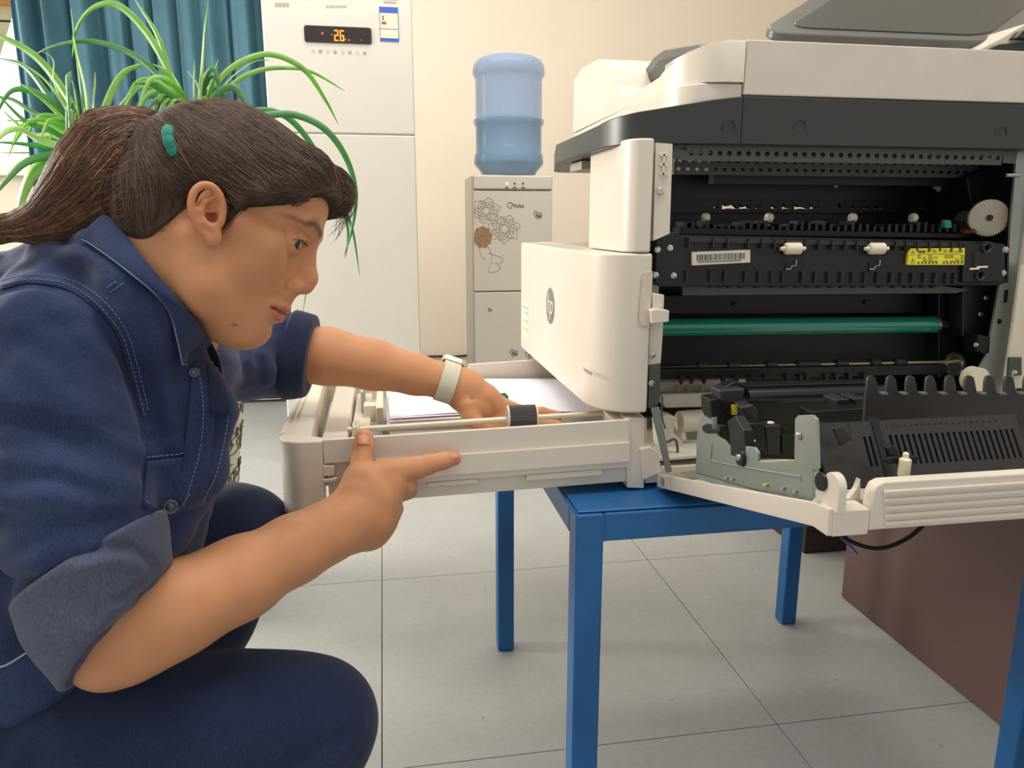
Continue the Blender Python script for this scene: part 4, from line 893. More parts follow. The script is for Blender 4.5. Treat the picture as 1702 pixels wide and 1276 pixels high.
        for blk in np.split(act, cut):
            GI = blk[:, None, None, None, :]*B+G[None]; P = lo+GI.reshape(-1, 3)*h
            c = (P.min(0)+P.max(0))/2; D = s(P, c, np.linalg.norm(P.max(0)-c)).reshape(len(blk), B+1, B+1, B+1)
            cs = [D[:, i:B+i, j:B+j, k:B+k] for i, j, k in corners]; neg = sum((x < 0).astype(np.int8) for x in cs)
            sel = (neg > 0) & (neg < 8)
            if sel.any():
                V = np.stack([x[sel] for x in cs], -1); acc = np.zeros((V.shape[0], 3)); cnt = np.zeros(V.shape[0])
                for a, b in edges:
                    va, vb = V[:, a], V[:, b]; cr = (va < 0) != (vb < 0); t = np.where(cr, va/np.where(cr, va-vb, 1), 0)
                    acc += np.where(cr[:, None], corners[a]+t[:, None]*(corners[b]-corners[a]), 0); cnt += cr
                ci = GI[:, :B, :B, :B][sel]; VK.append(enc(ci)); VP_.append(lo+(ci+acc/cnt[:, None])*h)
            for ax in range(3):
                sl0 = [slice(0, B)]*3; sl1 = [slice(0, B)]*3; sl1[ax] = slice(1, B+1)
                a = D[(slice(None), *sl0)]; b = D[(slice(None), *sl1)]; cr = (a < 0) != (b < 0)
                if cr.any(): E[ax].append(np.concatenate([GI[:, :B, :B, :B][cr], (a[cr] < 0)[:, None].astype(np.int64)], 1))
        VK = np.concatenate(VK); V = np.concatenate(VP_); o = np.argsort(VK); VK = VK[o]; V = V[o]
        F = []
        for ax in range(3):
            if not E[ax]: continue
            e = np.concatenate(E[ax]); g0 = e[:, :3]; u = np.zeros(3, int); v = np.zeros(3, int); u[(ax+1) % 3] = 1; v[(ax+2) % 3] = 1
            q = np.stack([enc(g0-u-v), enc(g0-v), enc(g0), enc(g0-u)], 1)
            ok = np.all(g0-u-v >= 0, axis=1); q = q[ok]; inside = e[ok, 3] == 1
            ix = np.searchsorted(VK, q); ix = np.minimum(ix, len(VK)-1); good = np.all(VK[ix] == q, axis=1)
            ix = ix[good]; inside = inside[good]; ix[~inside] = ix[~inside][:, ::-1]; F.append(ix)
        F = np.concatenate(F)
        for _ in range(proj):
            d = s.batch(V); n = s.grad(V); V = V-n*np.clip(d, -h, h)[:, None]
        me = bpy.data.meshes.new(name); me.vertices.add(len(V)); me.vertices.foreach_set('co', V.astype(np.float32).ravel())
        me.loops.add(F.size); me.loops.foreach_set('vertex_index', F.astype(np.int32).ravel())
        me.polygons.add(len(F)); me.polygons.foreach_set('loop_start', np.arange(0, F.size, 4, dtype=np.int32)); me.polygons.foreach_set('loop_total', np.full(len(F), 4, np.int32))
        me.polygons.foreach_set('use_smooth', np.ones(len(F), bool)); me.update(calc_edges=True); me.validate()
        if m: me.materials.append(m)
        ob = bpy.data.objects.new(name, me); COL.objects.link(ob); put(ob, parent)
        return ob, V
    def hit(s, px, py, z0=0.45, z1=1.6, lift=0.0):
        """first point of the surface along a sight line"""
        r = _ray(px, py); L = np.linalg.norm(r); z = z0
        for _ in range(160):
            p = cO+r*z; d = s(p[None])[0]
            if d < 0.0003: break
            z += max(d, 0.0004)/L*0.8
            if z > z1: break
        return Vector(p-r/L*lift)
def S(px, py, z, rp): return (np.array(atz(px, py, z)), rp*z/CF)
# ================================================================ the person
def attr_mat(name, rough, sss=0.0, bump=0.0, bscale=400, spec=0.5):
    m = mat(name, (200, 200, 200), rough, var=0, sss=sss, bump=bump, bscale=bscale, spec=spec); nt = m.node_tree
    a = nt.nodes.new('ShaderNodeAttribute'); a.attribute_name = 'tint'; b = nt.nodes['Principled BSDF']
    n = nt.nodes.new('ShaderNodeTexNoise'); n.inputs['Scale'].default_value = 35; n.inputs['Detail'].default_value = 6
    tc = [k for k in nt.nodes if k.type == 'TEX_COORD'][0]; nt.links.new(tc.outputs['Object'], n.inputs['Vector'])
    r = nt.nodes.new('ShaderNodeValToRGB'); r.color_ramp.elements[0].color = (0.92, 0.9, 0.88, 1); r.color_ramp.elements[1].color = (1, 1, 1, 1); r.color_ramp.elements[0].position = 0.3; r.color_ramp.elements[1].position = 0.7
    nt.links.new(n.outputs['Fac'], r.inputs['Fac'])
    x = nt.nodes.new('ShaderNodeMix'); x.data_type = 'RGBA'; x.blend_type = 'MULTIPLY'; x.inputs[0].default_value = 1
    nt.links.new(a.outputs['Color'], x.inputs[6]); nt.links.new(r.outputs['Color'], x.inputs[7]); nt.links.new(x.outputs[2], b.inputs['Base Color'])
    return m
def set_tint(o, C):
    at = o.data.attributes.new('tint', 'FLOAT_COLOR', 'POINT'); A = np.ones((len(C), 4), np.float32); A[:, :3] = C; at.data.foreach_set('color', A.ravel())
M_skin = attr_mat('warm_skin', 0.5, sss=0.25, bump=0.04, bscale=900, spec=0.35)

who = thing('person', (-0.35, 0.85, 0), 'squatting person in blue denim with a brown ponytail, one hand inside the paper tray', 'person')
HF, HL, HU = np.array([0.883335, -0.037249, -0.467259]), np.array([-0.055146, 0.981657, -0.182508]), np.array([0.465487, 0.186984, 0.865078])
HO = np.array([-0.16033, 0.84291, 1.04713]); HM = np.stack([HF, HL, HU], 1)
def h(x, y, z): return HO+HM @ np.array([x, y, z])
body = SDF()
# --- head
body.ell(h(-0.008, 0, 0.030), (0.082, 0.071, 0.072), HM, 0.02)
body.ell(h(0.040, 0, 0.040), (0.052, 0.058, 0.048), HM, 0.02)
body.ell(h(0.030, 0, -0.035), (0.055, 0.054, 0.062), HM, 0.02)
body.ell(h(0.062, 0, -0.055), (0.030, 0.034, 0.045), HM, 0.02)
for s_ in (-1, 1):
    body.cone(h(-0.008, 0.052*s_, -0.040), h(0.018, 0.043*s_, -0.078), 0.018, 0.018, 0.035)
    body.cone(h(0.018, 0.043*s_, -0.078), h(0.064, 0.012*s_, -0.095), 0.018, 0.0145, 0.035)
    body.ell(h(0.049, 0.039*s_, -0.026), (0.027, 0.023, 0.029), HM, 0.018)
    body.cone(h(0.028, 0.060*s_, -0.005), h(0.058, 0.050*s_, -0.008), 0.008, 0.009, 0.02)
body.ell(h(0.076, 0, -0.018), (0.016, 0.019, 0.036), HM, 0.012)
body.ell(h(0.074, 0, -0.097), (0.0155, 0.019, 0.0135), HM, 0.014)
body.cone(h(0.000, 0, -0.07), h(0.05, 0, -0.10), 0.03, 0.02, 0.02)
for s_ in (-1, 1):
    body.ell(h(0.100, 0.033*s_, 0.004), (0.018, 0.017, 0.013), HM, 0.012, '-')
    body.cone(h(0.087, 0.012*s_, 0.023), h(0.076, 0.042*s_, 0.026), 0.008, 0.006, 0.014)
    body.ell(h(0.0715, 0.031*s_, 0.003), (0.0148, 0.0150, 0.0148), HM, 0.003)
    body.cone(h(0.0855, 0.0195*s_, 0.0130), h(0.0785, 0.044*s_, 0.011), 0.0014, 0.0014, 0.003)
    body.ell(h(0.0835, 0.0310*s_, 0.0030), (0.014, 0.0140, 0.0056), HM, 0.0015, '-')
# nose
body.cone(h(0.088, 0, 0.012), h(0.1035, 0, -0.020), 0.0062, 0.0075, 0.012)
body.cone(h(0.102, 0, -0.020), h(0.1025, 0, -0.0295), 0.0080, 0.0088, 0.008)
for s_ in (-1, 1):
    body.ell(h(0.0940, 0.0110*s_, -0.0345), (0.0090, 0.0062, 0.0068), HM, 0.005)
    body.ell(h(0.098, 0.0072*s_, -0.0410), (0.0060, 0.0042, 0.0045), HM, 0.002, '-')
    body.line([h(0.090, 0.0185*s_, -0.032), h(0.088, 0.0195*s_, -0.038), h(0.089, 0.0165*s_, -0.043)], 0.0022, 0.0022)
    body.line([h(0.088, 0.021*s_, -0.042), h(0.080, 0.030*s_, -0.058)], 0.0010, 0.005)
body.cone(h(0.088, 0, -0.040), h(0.088, 0, -0.056), 0.010, 0.010, 0.010)
# lips
up_, lo_ = [], []
for y in (-0.027, -0.018, -0.008, 0.0, 0.008, 0.018, 0.027):
    q = 1-(y/0.029)**2
    up_.append((h(0.0765+0.0185*q, y, -0.0625+0.002*q-(0.0015 if y == 0 else 0)), 0.0024+0.0030*q)); lo_.append((h(0.0765+0.0155*q, y, -0.0680-0.0040*q), 0.0024+0.0036*q))
body.chain(up_, 0.004); body.chain(lo_, 0.004)
body.line([h(0.078+0.0225*(1-(y/0.027)**2), y, -0.0660+0.0008*math.cos(y*300)) for y in np.linspace(-0.027, 0.027, 9)], 0.0030, 0.0017)
for s_ in (-1, 1): body.line([h(0.0775, 0.0265*s_, -0.066), h(0.074, 0.029*s_, -0.067)], 0.0018, 0.0030)
body.line([h(0.088, -0.012, -0.0835), h(0.089, 0.012, -0.0835)], 0.0022, 0.006)
c_ = h(0.0585, -0.0345, -0.1015)
# near ear and far ear
for s_ in (-1, 1):
    def e(a, b, w=0.0):
        """ear plane: a runs forward, b runs up, w outwards"""
        a *= 0.83; b *= 0.83; w = w*0.9; t = math.radians(24); x = a*math.cos(t)-b*math.sin(t); z = a*math.sin(t)+b*math.cos(t)
        return h(0.005+x-w*0.25, s_*(0.0715+w-0.25*x), -0.014+z)
    EM = np.stack([HF*math.cos(0.42)+HU*math.sin(0.42), HL, HU*math.cos(0.42)-HF*math.sin(0.42)], 1)
    body.ell(e(-0.001, 0.006, 0.002), (0.0137, 0.0060, 0.0212), EM, 0.004)
    body.ell(e(0.0015, -0.0245, 0.0035), (0.0081, 0.0046, 0.0083), EM, 0.008)
    rim = [e(0.011, -0.001, 0.004), e(0.0125, 0.012, 0.006), e(0.010, 0.023, 0.009), e(0.003, 0.0300, 0.010), e(-0.006, 0.0300, 0.011), e(-0.0135, 0.023, 0.0115), e(-0.0170, 0.012, 0.0115), e(-0.0170, 0.000, 0.011), e(-0.0135, -0.011, 0.009), e(-0.007, -0.020, 0.007), e(0.000, -0.029, 0.005)]
    body.ell(e(0.0005, 0.014, 0.0105), (0.0095, 0.0060, 0.0104), EM, 0.003, '-')
    body.ell(e(0.0025, -0.001, 0.0115), (0.0071, 0.0106, 0.0087), EM, 0.003, '-')
    rim = [np.array(q) for q in catmull([tuple(q) for q in rim], 3)]; body.chain([(p, 0.0025) for p in rim], 0.0035)
    body.chain([(e(0.004, 0.021, 0.006), 0.0022), (e(-0.006, 0.013, 0.0075), 0.0030), (e(-0.010, 0.002, 0.0085), 0.0034), (e(-0.007, -0.010, 0.0085), 0.0034), (e(0.001, -0.014, 0.007), 0.0034)], 0.003)
    body.ell(e(0.0105, -0.005, 0.0045), (0.0029, 0.0041, 0.0054), EM, 0.003)
    body.cone(e(0.006, 0.006, 0.004), e(-0.004, 0.004, 0.004), 0.0018, 0.0018, 0.003)
# --- neck and shoulders
NB = atz(232, 500, 0.85)
body.chain([(h(-0.030, 0, -0.02), 0.054), (h(-0.035, 0.0, -0.07), 0.051), (np.array(NB), 0.046)], 0.025)
body.chain([(h(0.0, 0.0, -0.06), 0.035), (np.array(atz(300, 560, 0.84)), 0.040)], 0.03)
SR, SL = S(95, 600, 0.74, 78), S(235, 540, 1.00, 62)
body.chain([(np.array(NB), 0.055), S(150, 560, 0.79, 60), (SR[0], 0.045)], 0.03)
body.chain([(np.array(NB), 0.055), S(230, 530, 0.93, 50), (SL[0], 0.045)], 0.03)
body.chain([(np.array(NB), 0.06), (np.array(atz(150, 720, 0.86)), 0.10), (np.array(atz(60, 1000, 0.88)), 0.10)], 0.03)
# --- right arm (nearest the viewer) and hand
body.chain([(SR[0], 0.045), S(150, 900, 0.75, 70), S(185, 1060, 0.77, 62)], 0.02)
body.chain([S(172, 1088, 0.77, 52), S(220, 1052, 0.775, 66), S(300, 1008, 0.79, 68), S(400, 960, 0.83, 60), S(490, 912, 0.885, 49), S(553, 880, 0.925, 42), S(585, 858, 0.94, 42)], 0.03)
body.chain([S(585, 860, 0.945, 40), S(612, 810, 0.965, 38), S(637, 785, 0.985, 23)], 0.014)
body.chain([S(585, 862, 0.945, 40), S(622, 830, 0.965, 42), S(650, 806, 0.985, 28)], 0.014)
body.chain([S(585, 872, 0.945, 36), S(618, 862, 0.965, 40), S(640, 848, 0.985, 25)], 0.014)
body.chain([S(590, 885, 0.945, 30), S(612, 884, 0.965, 26), S(628, 872, 0.98, 19)], 0.012)
def finger(pts, k=0.004): body.chain([S(*p) for p in pts], k)
# index stretched along the tray wall
finger([(640, 786, 0.985, 22), (664, 784, 0.99, 21), (690, 778, 1.0, 18), (712, 772, 1.01, 16), (736, 766, 1.02, 13.5), (755, 762, 1.028, 11.5)], 0.006)
# middle curled under, ring and little finger folded
finger([(648, 808, 0.985, 22), (674, 808, 1.00, 18), (678, 814, 1.02, 16)], 0.005)
finger([(668, 806, 1.00, 15), (678, 808, 1.015, 13.5), (676, 818, 1.03, 12), (660, 826, 1.03, 11)], 0.003)
finger([(640, 846, 0.985, 22), (654, 846, 1.0, 15), (652, 856, 1.015, 13), (640, 858, 1.02, 11)], 0.005)
finger([(626, 872, 0.98, 18), (638, 874, 0.992, 13), (636, 884, 1.0, 11.5), (624, 884, 1.01, 10)], 0.005)
# thumb standing against the wall
body.chain([S(592, 824, 0.95, 30), S(594, 795, 0.968, 21)], 0.010)
finger([(596, 790, 0.97, 20), (601, 764, 0.985, 16.5), (604, 742, 0.992, 16.5), (605, 728, 0.998, 15.5)], 0.005)
for a, b, c2, d_ in (((588, 747), (616, 748), 0.0009, 0.0013), ((590, 750), (614, 751), 0.0005, 0.0012)):
    body.line([atz(a[0], a[1], 0.985), atz(602, a[1]+1, 0.982), atz(b[0], b[1], 0.985)], c2, d_)
body.line([atz(652, 786, 0.97), atz(664, 798, 0.975), atz(682, 795, 0.985)], 0.0014, 0.003)
for x in (706, 711, 716): body.line([atz(x-2, 762, 1.0), atz(x, 770, 0.998), atz(x+1, 778, 1.0)], 0.0004, 0.0008)
for px, py, z_ in ((642, 782, 0.962), (650, 806, 0.962), (643, 846, 0.962), (630, 874, 0.962)): body.ell(np.array(atz(px, py, z_)), (0.008, 0.008, 0.008), None, 0.014)
# tendons and knuckles on the back of the hand
body.line([atz(596, 838, 0.925), atz(640, 790, 0.965)], -0.0012, 0.006); body.line([atz(604, 850, 0.93), atz(644, 822, 0.955)], -0.0010, 0.006)
body.line([atz(624, 870, 0.94), atz(640, 845, 0.95), atz(655, 828, 0.96)], 0.0012, 0.005)
# --- left arm (far) and hand inside the tray
body.chain([(SL[0], 0.045), S(380, 590, 1.08, 56), S(470, 592, 1.13, 48)], 0.02)
body.chain([S(480, 588, 1.14, 47), S(545, 592, 1.14, 47), S(620, 606, 1.15, 41), S(690, 622, 1.16, 33), S(742, 634, 1.165, 29), S(775, 648, 1.17, 31)], 0.01)
body.chain([S(772, 640, 1.17, 26), S(806, 664, 1.18, 23), S(840, 686, 1.19, 18)], 0.012)
body.chain([S(770, 652, 1.17, 28), S(800, 672, 1.175, 27), S(826, 694, 1.18, 18)], 0.012)
body.chain([S(772, 662, 1.165, 22), S(790, 684, 1.165, 20), S(800, 696, 1.165, 14)], 0.010)
finger([(838, 680, 1.19, 18), (868, 688, 1.20, 14), (900, 688, 1.20, 11.5), (925, 692, 1.20, 9.5)], 0.005)
finger([(834, 690, 1.185, 17), (866, 702, 1.18, 13), (900, 706, 1.175, 11), (928, 707, 1.17, 9)], 0.005)
finger([(826, 698, 1.175, 16), (850, 716, 1.17, 12), (872, 728, 1.165, 10)], 0.005)
finger([(812, 700, 1.17, 15), (832, 722, 1.165, 11), (846, 738, 1.16, 9)], 0.005)
finger([(778, 676, 1.15, 18), (782, 694, 1.145, 14), (796, 707, 1.14, 11.5), (812, 713, 1.14, 10)], 0.006)
body.line([atz(812, 668, 1.15), atz(822, 686, 1.155), atz(818, 700, 1.155)], 0.0022, 0.006)

skin, V = body.mesh(0.00165, 'body', M_skin, who)
loc = (V-HO) @ HM
base_ = np.array(lin((204, 146, 106))); C = np.tile(base_, (len(V), 1))
def mixc(w, rgb): 
    global C
    w = np.clip(w, 0, 1)[:, None]; C = C*(1-w)+np.array(lin(rgb))*w
X_, Y_, Z_ = loc.T
head = (Z_ > -0.13) & (X_ > 0.03) & (np.linalg.norm(loc, axis=1) < 0.16)
mixc(head*np.exp(-(((np.abs(Y_)-0.040)/0.02)**2+((Z_+0.030)/0.018)**2))*0.35, (205, 118, 92))
mixc((head & (X_ > 0.1))*np.exp(-((Z_+0.032)/0.012)**2)*0.12, (205, 120, 96))
q = 1-(Y_/0.0285)**2
lipu = head*(X_ > 0.070)*np.clip((q)*6, 0, 1)*np.clip((-0.0655+0.0085*np.sqrt(np.clip(q, 0, 1))-0.0-Z_)/0.001, 0, 1)*np.clip((Z_-(-0.0665-0.0115*np.sqrt(np.clip(q, 0, 1))))/0.001, 0, 1)
mixc(lipu*0.75, (190, 104, 92))
mixc(head*(X_ > 0.07)*np.exp(-((Z_+0.0660)/0.0012)**2)*(np.abs(Y_) < 0.028)*0.8, (110, 50, 44))
by = np.abs(Y_); bz = 0.0235+0.006*np.sin((by-0.010)/0.040*PI*0.8)-0.10*np.clip(by-0.036, 0, 1)*3
brow = 1.1*head*(X_ > 0.05)*np.clip((by-0.010)/0.004, 0, 1)*np.clip((0.056-by)/0.012, 0, 1)*np.exp(-((Z_-bz)/(0.0052*(1-0.5*np.clip((by-0.03)/0.025, 0, 1))))**2)
mixc(brow*0.9, (84, 54, 38))
lash = head*(X_ > 0.06)*(np.abs(by-0.0310) < 0.0145)*np.exp(-((Z_-(0.0092-70*(by-0.031)**2*0.35))/0.0009)**2)
mixc(lash*0.85, (52, 36, 32))
mixc(head*np.exp(-(((Y_+0.0375)/0.0015)**2+((Z_+0.0985)/0.0018)**2))*0.8, (110, 66, 50))
ear_ = (np.abs(Y_) > 0.0675)*np.exp(-((((loc*np.array([1, 0, 1])-np.array([0.005, 0, -0.012]))/0.026)**2).sum(1))**2)
mixc(ear_*0.35, (206, 120, 90)); mixc(np.exp(-((((loc-np.array([0.004, -0.0705, -0.0145]))/np.array([0.0075, 0.006, 0.0085]))**2).sum(1)))*0.75, (132, 66, 50))
# finger tips and knuckles slightly redder; small tattoo-like mark on the far hand
for px, py, z, r in ((757, 762, 1.02, 0.010), (604, 724, 0.985, 0.012), (710, 772, 1.0, 0.007), (812, 713, 1.13, 0.008), (676, 812, 1.0, 0.01)):
    mixc(np.exp(-(((V-np.array(atz(px, py, z)))**2).sum(1))/(r*r))*0.35, (206, 108, 88))
mk = body.hit(785, 661, 0.9); mixc((np.linalg.norm(V-np.array(mk), axis=1) < 0.0042)*(0.5+0.5*np.sin(V[:, 0]*2600)*np.sin(V[:, 2]*2300))*0.8, (70, 76, 76))
sc_ = [h(-0.012, 0, 0.035)]
hairline = ((loc-np.array([-0.012, 0, 0.035]))/np.array([0.090, 0.072, 0.083]))
scalp = (Z_ > 0.055+0*X_)*(X_ < 0.075)
set_tint(skin, C)
# nails
M_nail = mat('finger_nail', (208, 138, 112), 0.35, var=0)
def nail(c, n, along, w, l, par, nm='nail'):
    c, n, along = Vector(c), Vector(n).normalized(), Vector(along); along = (along-n*along.dot(n)).normalized(); sd = n.cross(along); mb = MB(); pts = []
    for j in range(7):
        for i in range(7):
            u, v = (i-3)/3, (j-3)/3; wv = w*(1-0.25*max(0, v)**2); mb.v.append(tuple(c+sd*u*wv+along*v*l*(1-0.12*u*u)-n*(0.35*w*u*u+0.1*l*v*v)))
    for j in range(6):
        for i in range(6): a = j*7+i; mb.f.append((a, a+1, a+8, a+7))
    o = mb.build(nm, M_nail, par, smooth=True); s2 = o.modifiers.new('t', 'SOLIDIFY'); s2.thickness = 0.0005; s2.offset = 1; return o
for px, py, dx, dy, w, l in ((604, 730, 0, -1, 0.0078, 0.0080), (756, 758, 1, -0.15, 0.0040, 0.0055)):
    c = body.hit(px, py, 0.8); n = Vector(body.grad(np.array([tuple(c)]))[0]); nail(c+n*0.0002, n, Vector(cR)*dx-Vector(cU)*dy, w, l, skin)
# --- eyes
M_scl = mat('eye_white', (198, 186, 174), 0.2, var=0.02, coat=0.6); M_iris = mat('dark_brown_iris', (48, 32, 26), 0.08, var=0.2, scale=400, coat=1.0)
for s_ in (-1, 1):
    ec = h(0.0715, 0.031*s_, 0.003); g = SDF().ell(ec, (0.0125, 0.0125, 0.0125), HM, 0)
    ey, _ = g.mesh(0.0011, 'eyeball', M_scl, skin)
    look = Vector(HF*0.90-HL*0.34-HU*0.12).normalized()
    q_ = look.to_track_quat('Z', 'X'); k0 = MB().lathe([(0.0072, 0.0104), (0.0066, 0.0114), (0.003, 0.0127), (0.0002, 0.0130)], (0, 0, 0), 24)
    MB().add([Vector(ec)+q_ @ Vector(v) for v in k0.v], k0.f).build('iris', M_iris, ey, smooth=True) if False else MB().add([Vector(ec)+q_ @ Vector(v) for v in k0.v], k0.f).build('iris', M_iris, skin, smooth=True)
    mb = MB()
    for k in range(17):
        y = 0.0185+0.0255*k/16; x = 0.0715+math.sqrt(max(0, 0.0155**2-(y-0.031)**2))*0.93; z = 0.0086-25*(y-0.031)**2
        p = h(x, y*s_, z); q2 = h(x+0.0050, s_*(y+(y-0.029)*0.30), z-0.0005); r2 = h(x+0.0032, s_*(y+(y-0.030)*0.12), z-0.0016)
        mb.tube([p, r2, q2], [0.00018, 0.00014, 0.00005], 4)
    tag(mb.build('eyelashes', mat('lash_black', (28, 22, 22), 0.6, var=0), skin), kind='stuff')

# --- hair
M_hair = mat('dark_brown_hair', (72, 54, 45), 0.6, var=0.25, scale=60, bump=0.4, bscale=500, spec=0.5)
M_hair2 = mat('mid_brown_hair', (98, 74, 58), 0.55, var=0.2, scale=60)
M_hair3 = mat('backlit_orange_hair', (166, 104, 62), 0.5, var=0.2, scale=60)  # orange backlight on the ponytail, put into the strand colour
TIE = np.array(atz(283, 231, 0.775))
cap = SDF()
cap.ell(h(-0.013, 0, 0.031), (0.095, 0.079, 0.081), HM, 0.01)
cap.ell(h(0.038, 0, 0.058), (0.058, 0.062, 0.042), HM, 0.02)
cap.plane(h(-0.071, 0, 0.086), HM @ np.array([-0.81, 0, 0.586]), 0.02)
cap.ell(h(0.088, -0.024, 0.032), (0.034, 0.036, 0.032), HM, 0.012, '-')
cap.plane(h(0.030, 0, 0.024), HM @ np.array([0.62, 0, -0.78]), 0.012)
front = SDF(); front.ell(h(0.052, 0.0, 0.064), (0.046, 0.060, 0.032), HM, 0.01)
front.chain([(h(0.066, 0.010, 0.076), 0.019), (h(0.080, 0.020, 0.084), 0.016), (h(0.092, 0.026, 0.080), 0.011), (h(0.098, 0.028, 0.070), 0.005)], 0.018)
front.chain([(h(0.060, -0.030, 0.080), 0.018), (h(0.052, -0.058, 0.050), 0.012), (h(0.030, -0.069, 0.028), 0.009), (h(0.016, -0.070, 0.008), 0.005), (h(0.013, -0.0675, -0.012), 0.001)], 0.015)
front.chain([(h(0.072, -0.018, 0.072), 0.012), (h(0.060, -0.050, 0.048), 0.009), (h(0.036, -0.068, 0.030), 0.007)], 0.012)
front.ell(h(0.092, -0.022, 0.032), (0.040, 0.036, 0.031), HM, 0.012, '-')
hair = SDF(); hair.sub(cap, 0.0); hair.sub(front, 0.012)
hair.chain([(h(-0.056, 0, 0.02), 0.040), (h(-0.056, -0.015, -0.02), 0.042), (h(-0.048, -0.025, -0.045), 0.032)], 0.02)
hair.chain([(h(-0.045, -0.045, 0.02), 0.032), (h(-0.048, -0.042, -0.03), 0.030)], 0.02)
hair.cone(h(-0.058, -0.03, 0.045), TIE, 0.026, 0.010, 0.02)
pony = [S(276, 232, 0.776, 14), S(246, 232, 0.775, 40), S(206, 260, 0.77, 74), S(168, 306, 0.765, 72), S(120, 345, 0.76, 50), S(62, 372, 0.76, 25), S(-10, 382, 0.76, 15), S(-120, 390, 0.76, 10)]
hair.chain(pony, 0.016)
hair.chain([S(258, 292, 0.78, 44), S(240, 330, 0.775, 50), S(200, 358, 0.775, 34), S(150, 378, 0.78, 14)], 0.03)
# keep the ear free
hair.ell(h(0.003, -0.078, -0.014), (0.0195, 0.020, 0.029), HM, 0.006, '-')
hair.chain([S(338, 368, 0.72, 22), S(300, 400, 0.73, 34), S(262, 438, 0.74, 42), S(228, 446, 0.76, 36)], 0.006, '-')
hair.cone(h(0.012, -0.085, -0.03), h(0.04, -0.08, -0.08), 0.02, 0.03, 0.006, '-')
ho, HV = hair.mesh(0.0024, 'hair', M_hair, who)
# strands: walk over the hair surface towards the tie, then down the tail
def norm(a): return a/np.maximum(np.linalg.norm(a, axis=1), 1e-9)[:, None]
def strand_obj(paths, r, m, name, par):
    """paths: (n, steps, 3); three-sided tapering tubes"""
    n, T_, _ = paths.shape; d = norm(np.gradient(paths, axis=1).reshape(-1, 3)).reshape(n, T_, 3)
    ref = np.array([0.31, 0.2, 0.93]); u = norm(np.cross(d.reshape(-1, 3), ref)).reshape(n, T_, 3); w = np.cross(d, u)
    rad = r*np.concatenate([np.linspace(0.5, 1, 3), np.ones(T_-6), np.linspace(1, 0.25, 3)])[None, :, None, None]
    a = np.array([0, 2.094, 4.189]); ring = paths[:, :, None]+rad*(np.cos(a)[None, None, :, None]*u[:, :, None]+np.sin(a)[None, None, :, None]*w[:, :, None])
    V_ = ring.reshape(-1, 3); idx = np.arange(n*T_*3).reshape(n, T_, 3); A_ = idx[:, :-1]; B_ = idx[:, 1:]
    F_ = np.stack([A_, np.roll(A_, -1, 2), np.roll(B_, -1, 2), B_], -1).reshape(-1, 4)
    me = bpy.data.meshes.new(name); me.vertices.add(len(V_)); me.vertices.foreach_set('co', V_.astype(np.float32).ravel())
    me.loops.add(F_.size); me.loops.foreach_set('vertex_index', F_.astype(np.int32).ravel()); me.polygons.add(len(F_))
    me.polygons.foreach_set('loop_start', np.arange(0, F_.size, 4, dtype=np.int32)); me.polygons.foreach_set('loop_total', np.full(len(F_), 4, np.int32))
    me.polygons.foreach_set('use_smooth', np.ones(len(F_), bool)); me.update(calc_edges=True); me.materials.append(m)
    o = bpy.data.objects.new(name, me); COL.objects.link(o); put(o, par); tag(o, kind='stuff'); return o
hl = (HV-HO) @ HM
cand = np.flatnonzero((hl[:, 0] > -0.085) & (hl[:, 2] > -0.07) & (np.linalg.norm(HV-TIE, axis=1) > 0.03) & (hl[:, 1] < 0.055))
def walk(start, steps, step, seed, target):
    r_ = np.random.default_rng(seed); P = start.copy(); out_ = [P.copy()]; lift = r_.uniform(0.0002, 0.0016, len(P)); wob = r_.normal(0, 0.10, (len(P), 3))
    for k in range(steps):
        dv = target-P; L_ = np.linalg.norm(dv, axis=1)[:, None]; dv = dv/L_; g_ = hair.grad(P, 0.001); dv = dv-g_*(dv*g_).sum(1)[:, None]; dv = norm(dv+wob*np.minimum(L_/0.1, 1))
        P = P+dv*np.minimum(step, L_*0.5); dd = hair.batch(P); P = P-g_*(dd-lift)[:, None]; out_.append(P.copy())
    return np.stack(out_, 1)
for n_, m_, sd in ((5200, M_hair, 1), (2300, M_hair2, 2), (60, M_hair3, 3)):
    st = HV[np.random.default_rng(sd).choice(cand, n_)]; strand_obj(walk(st, 13, 0.0095, sd, TIE), 0.00033, m_, 'hair_strands', ho)
PC = np.array([p for p, r in pony]); PR = np.array([r for p, r in pony])
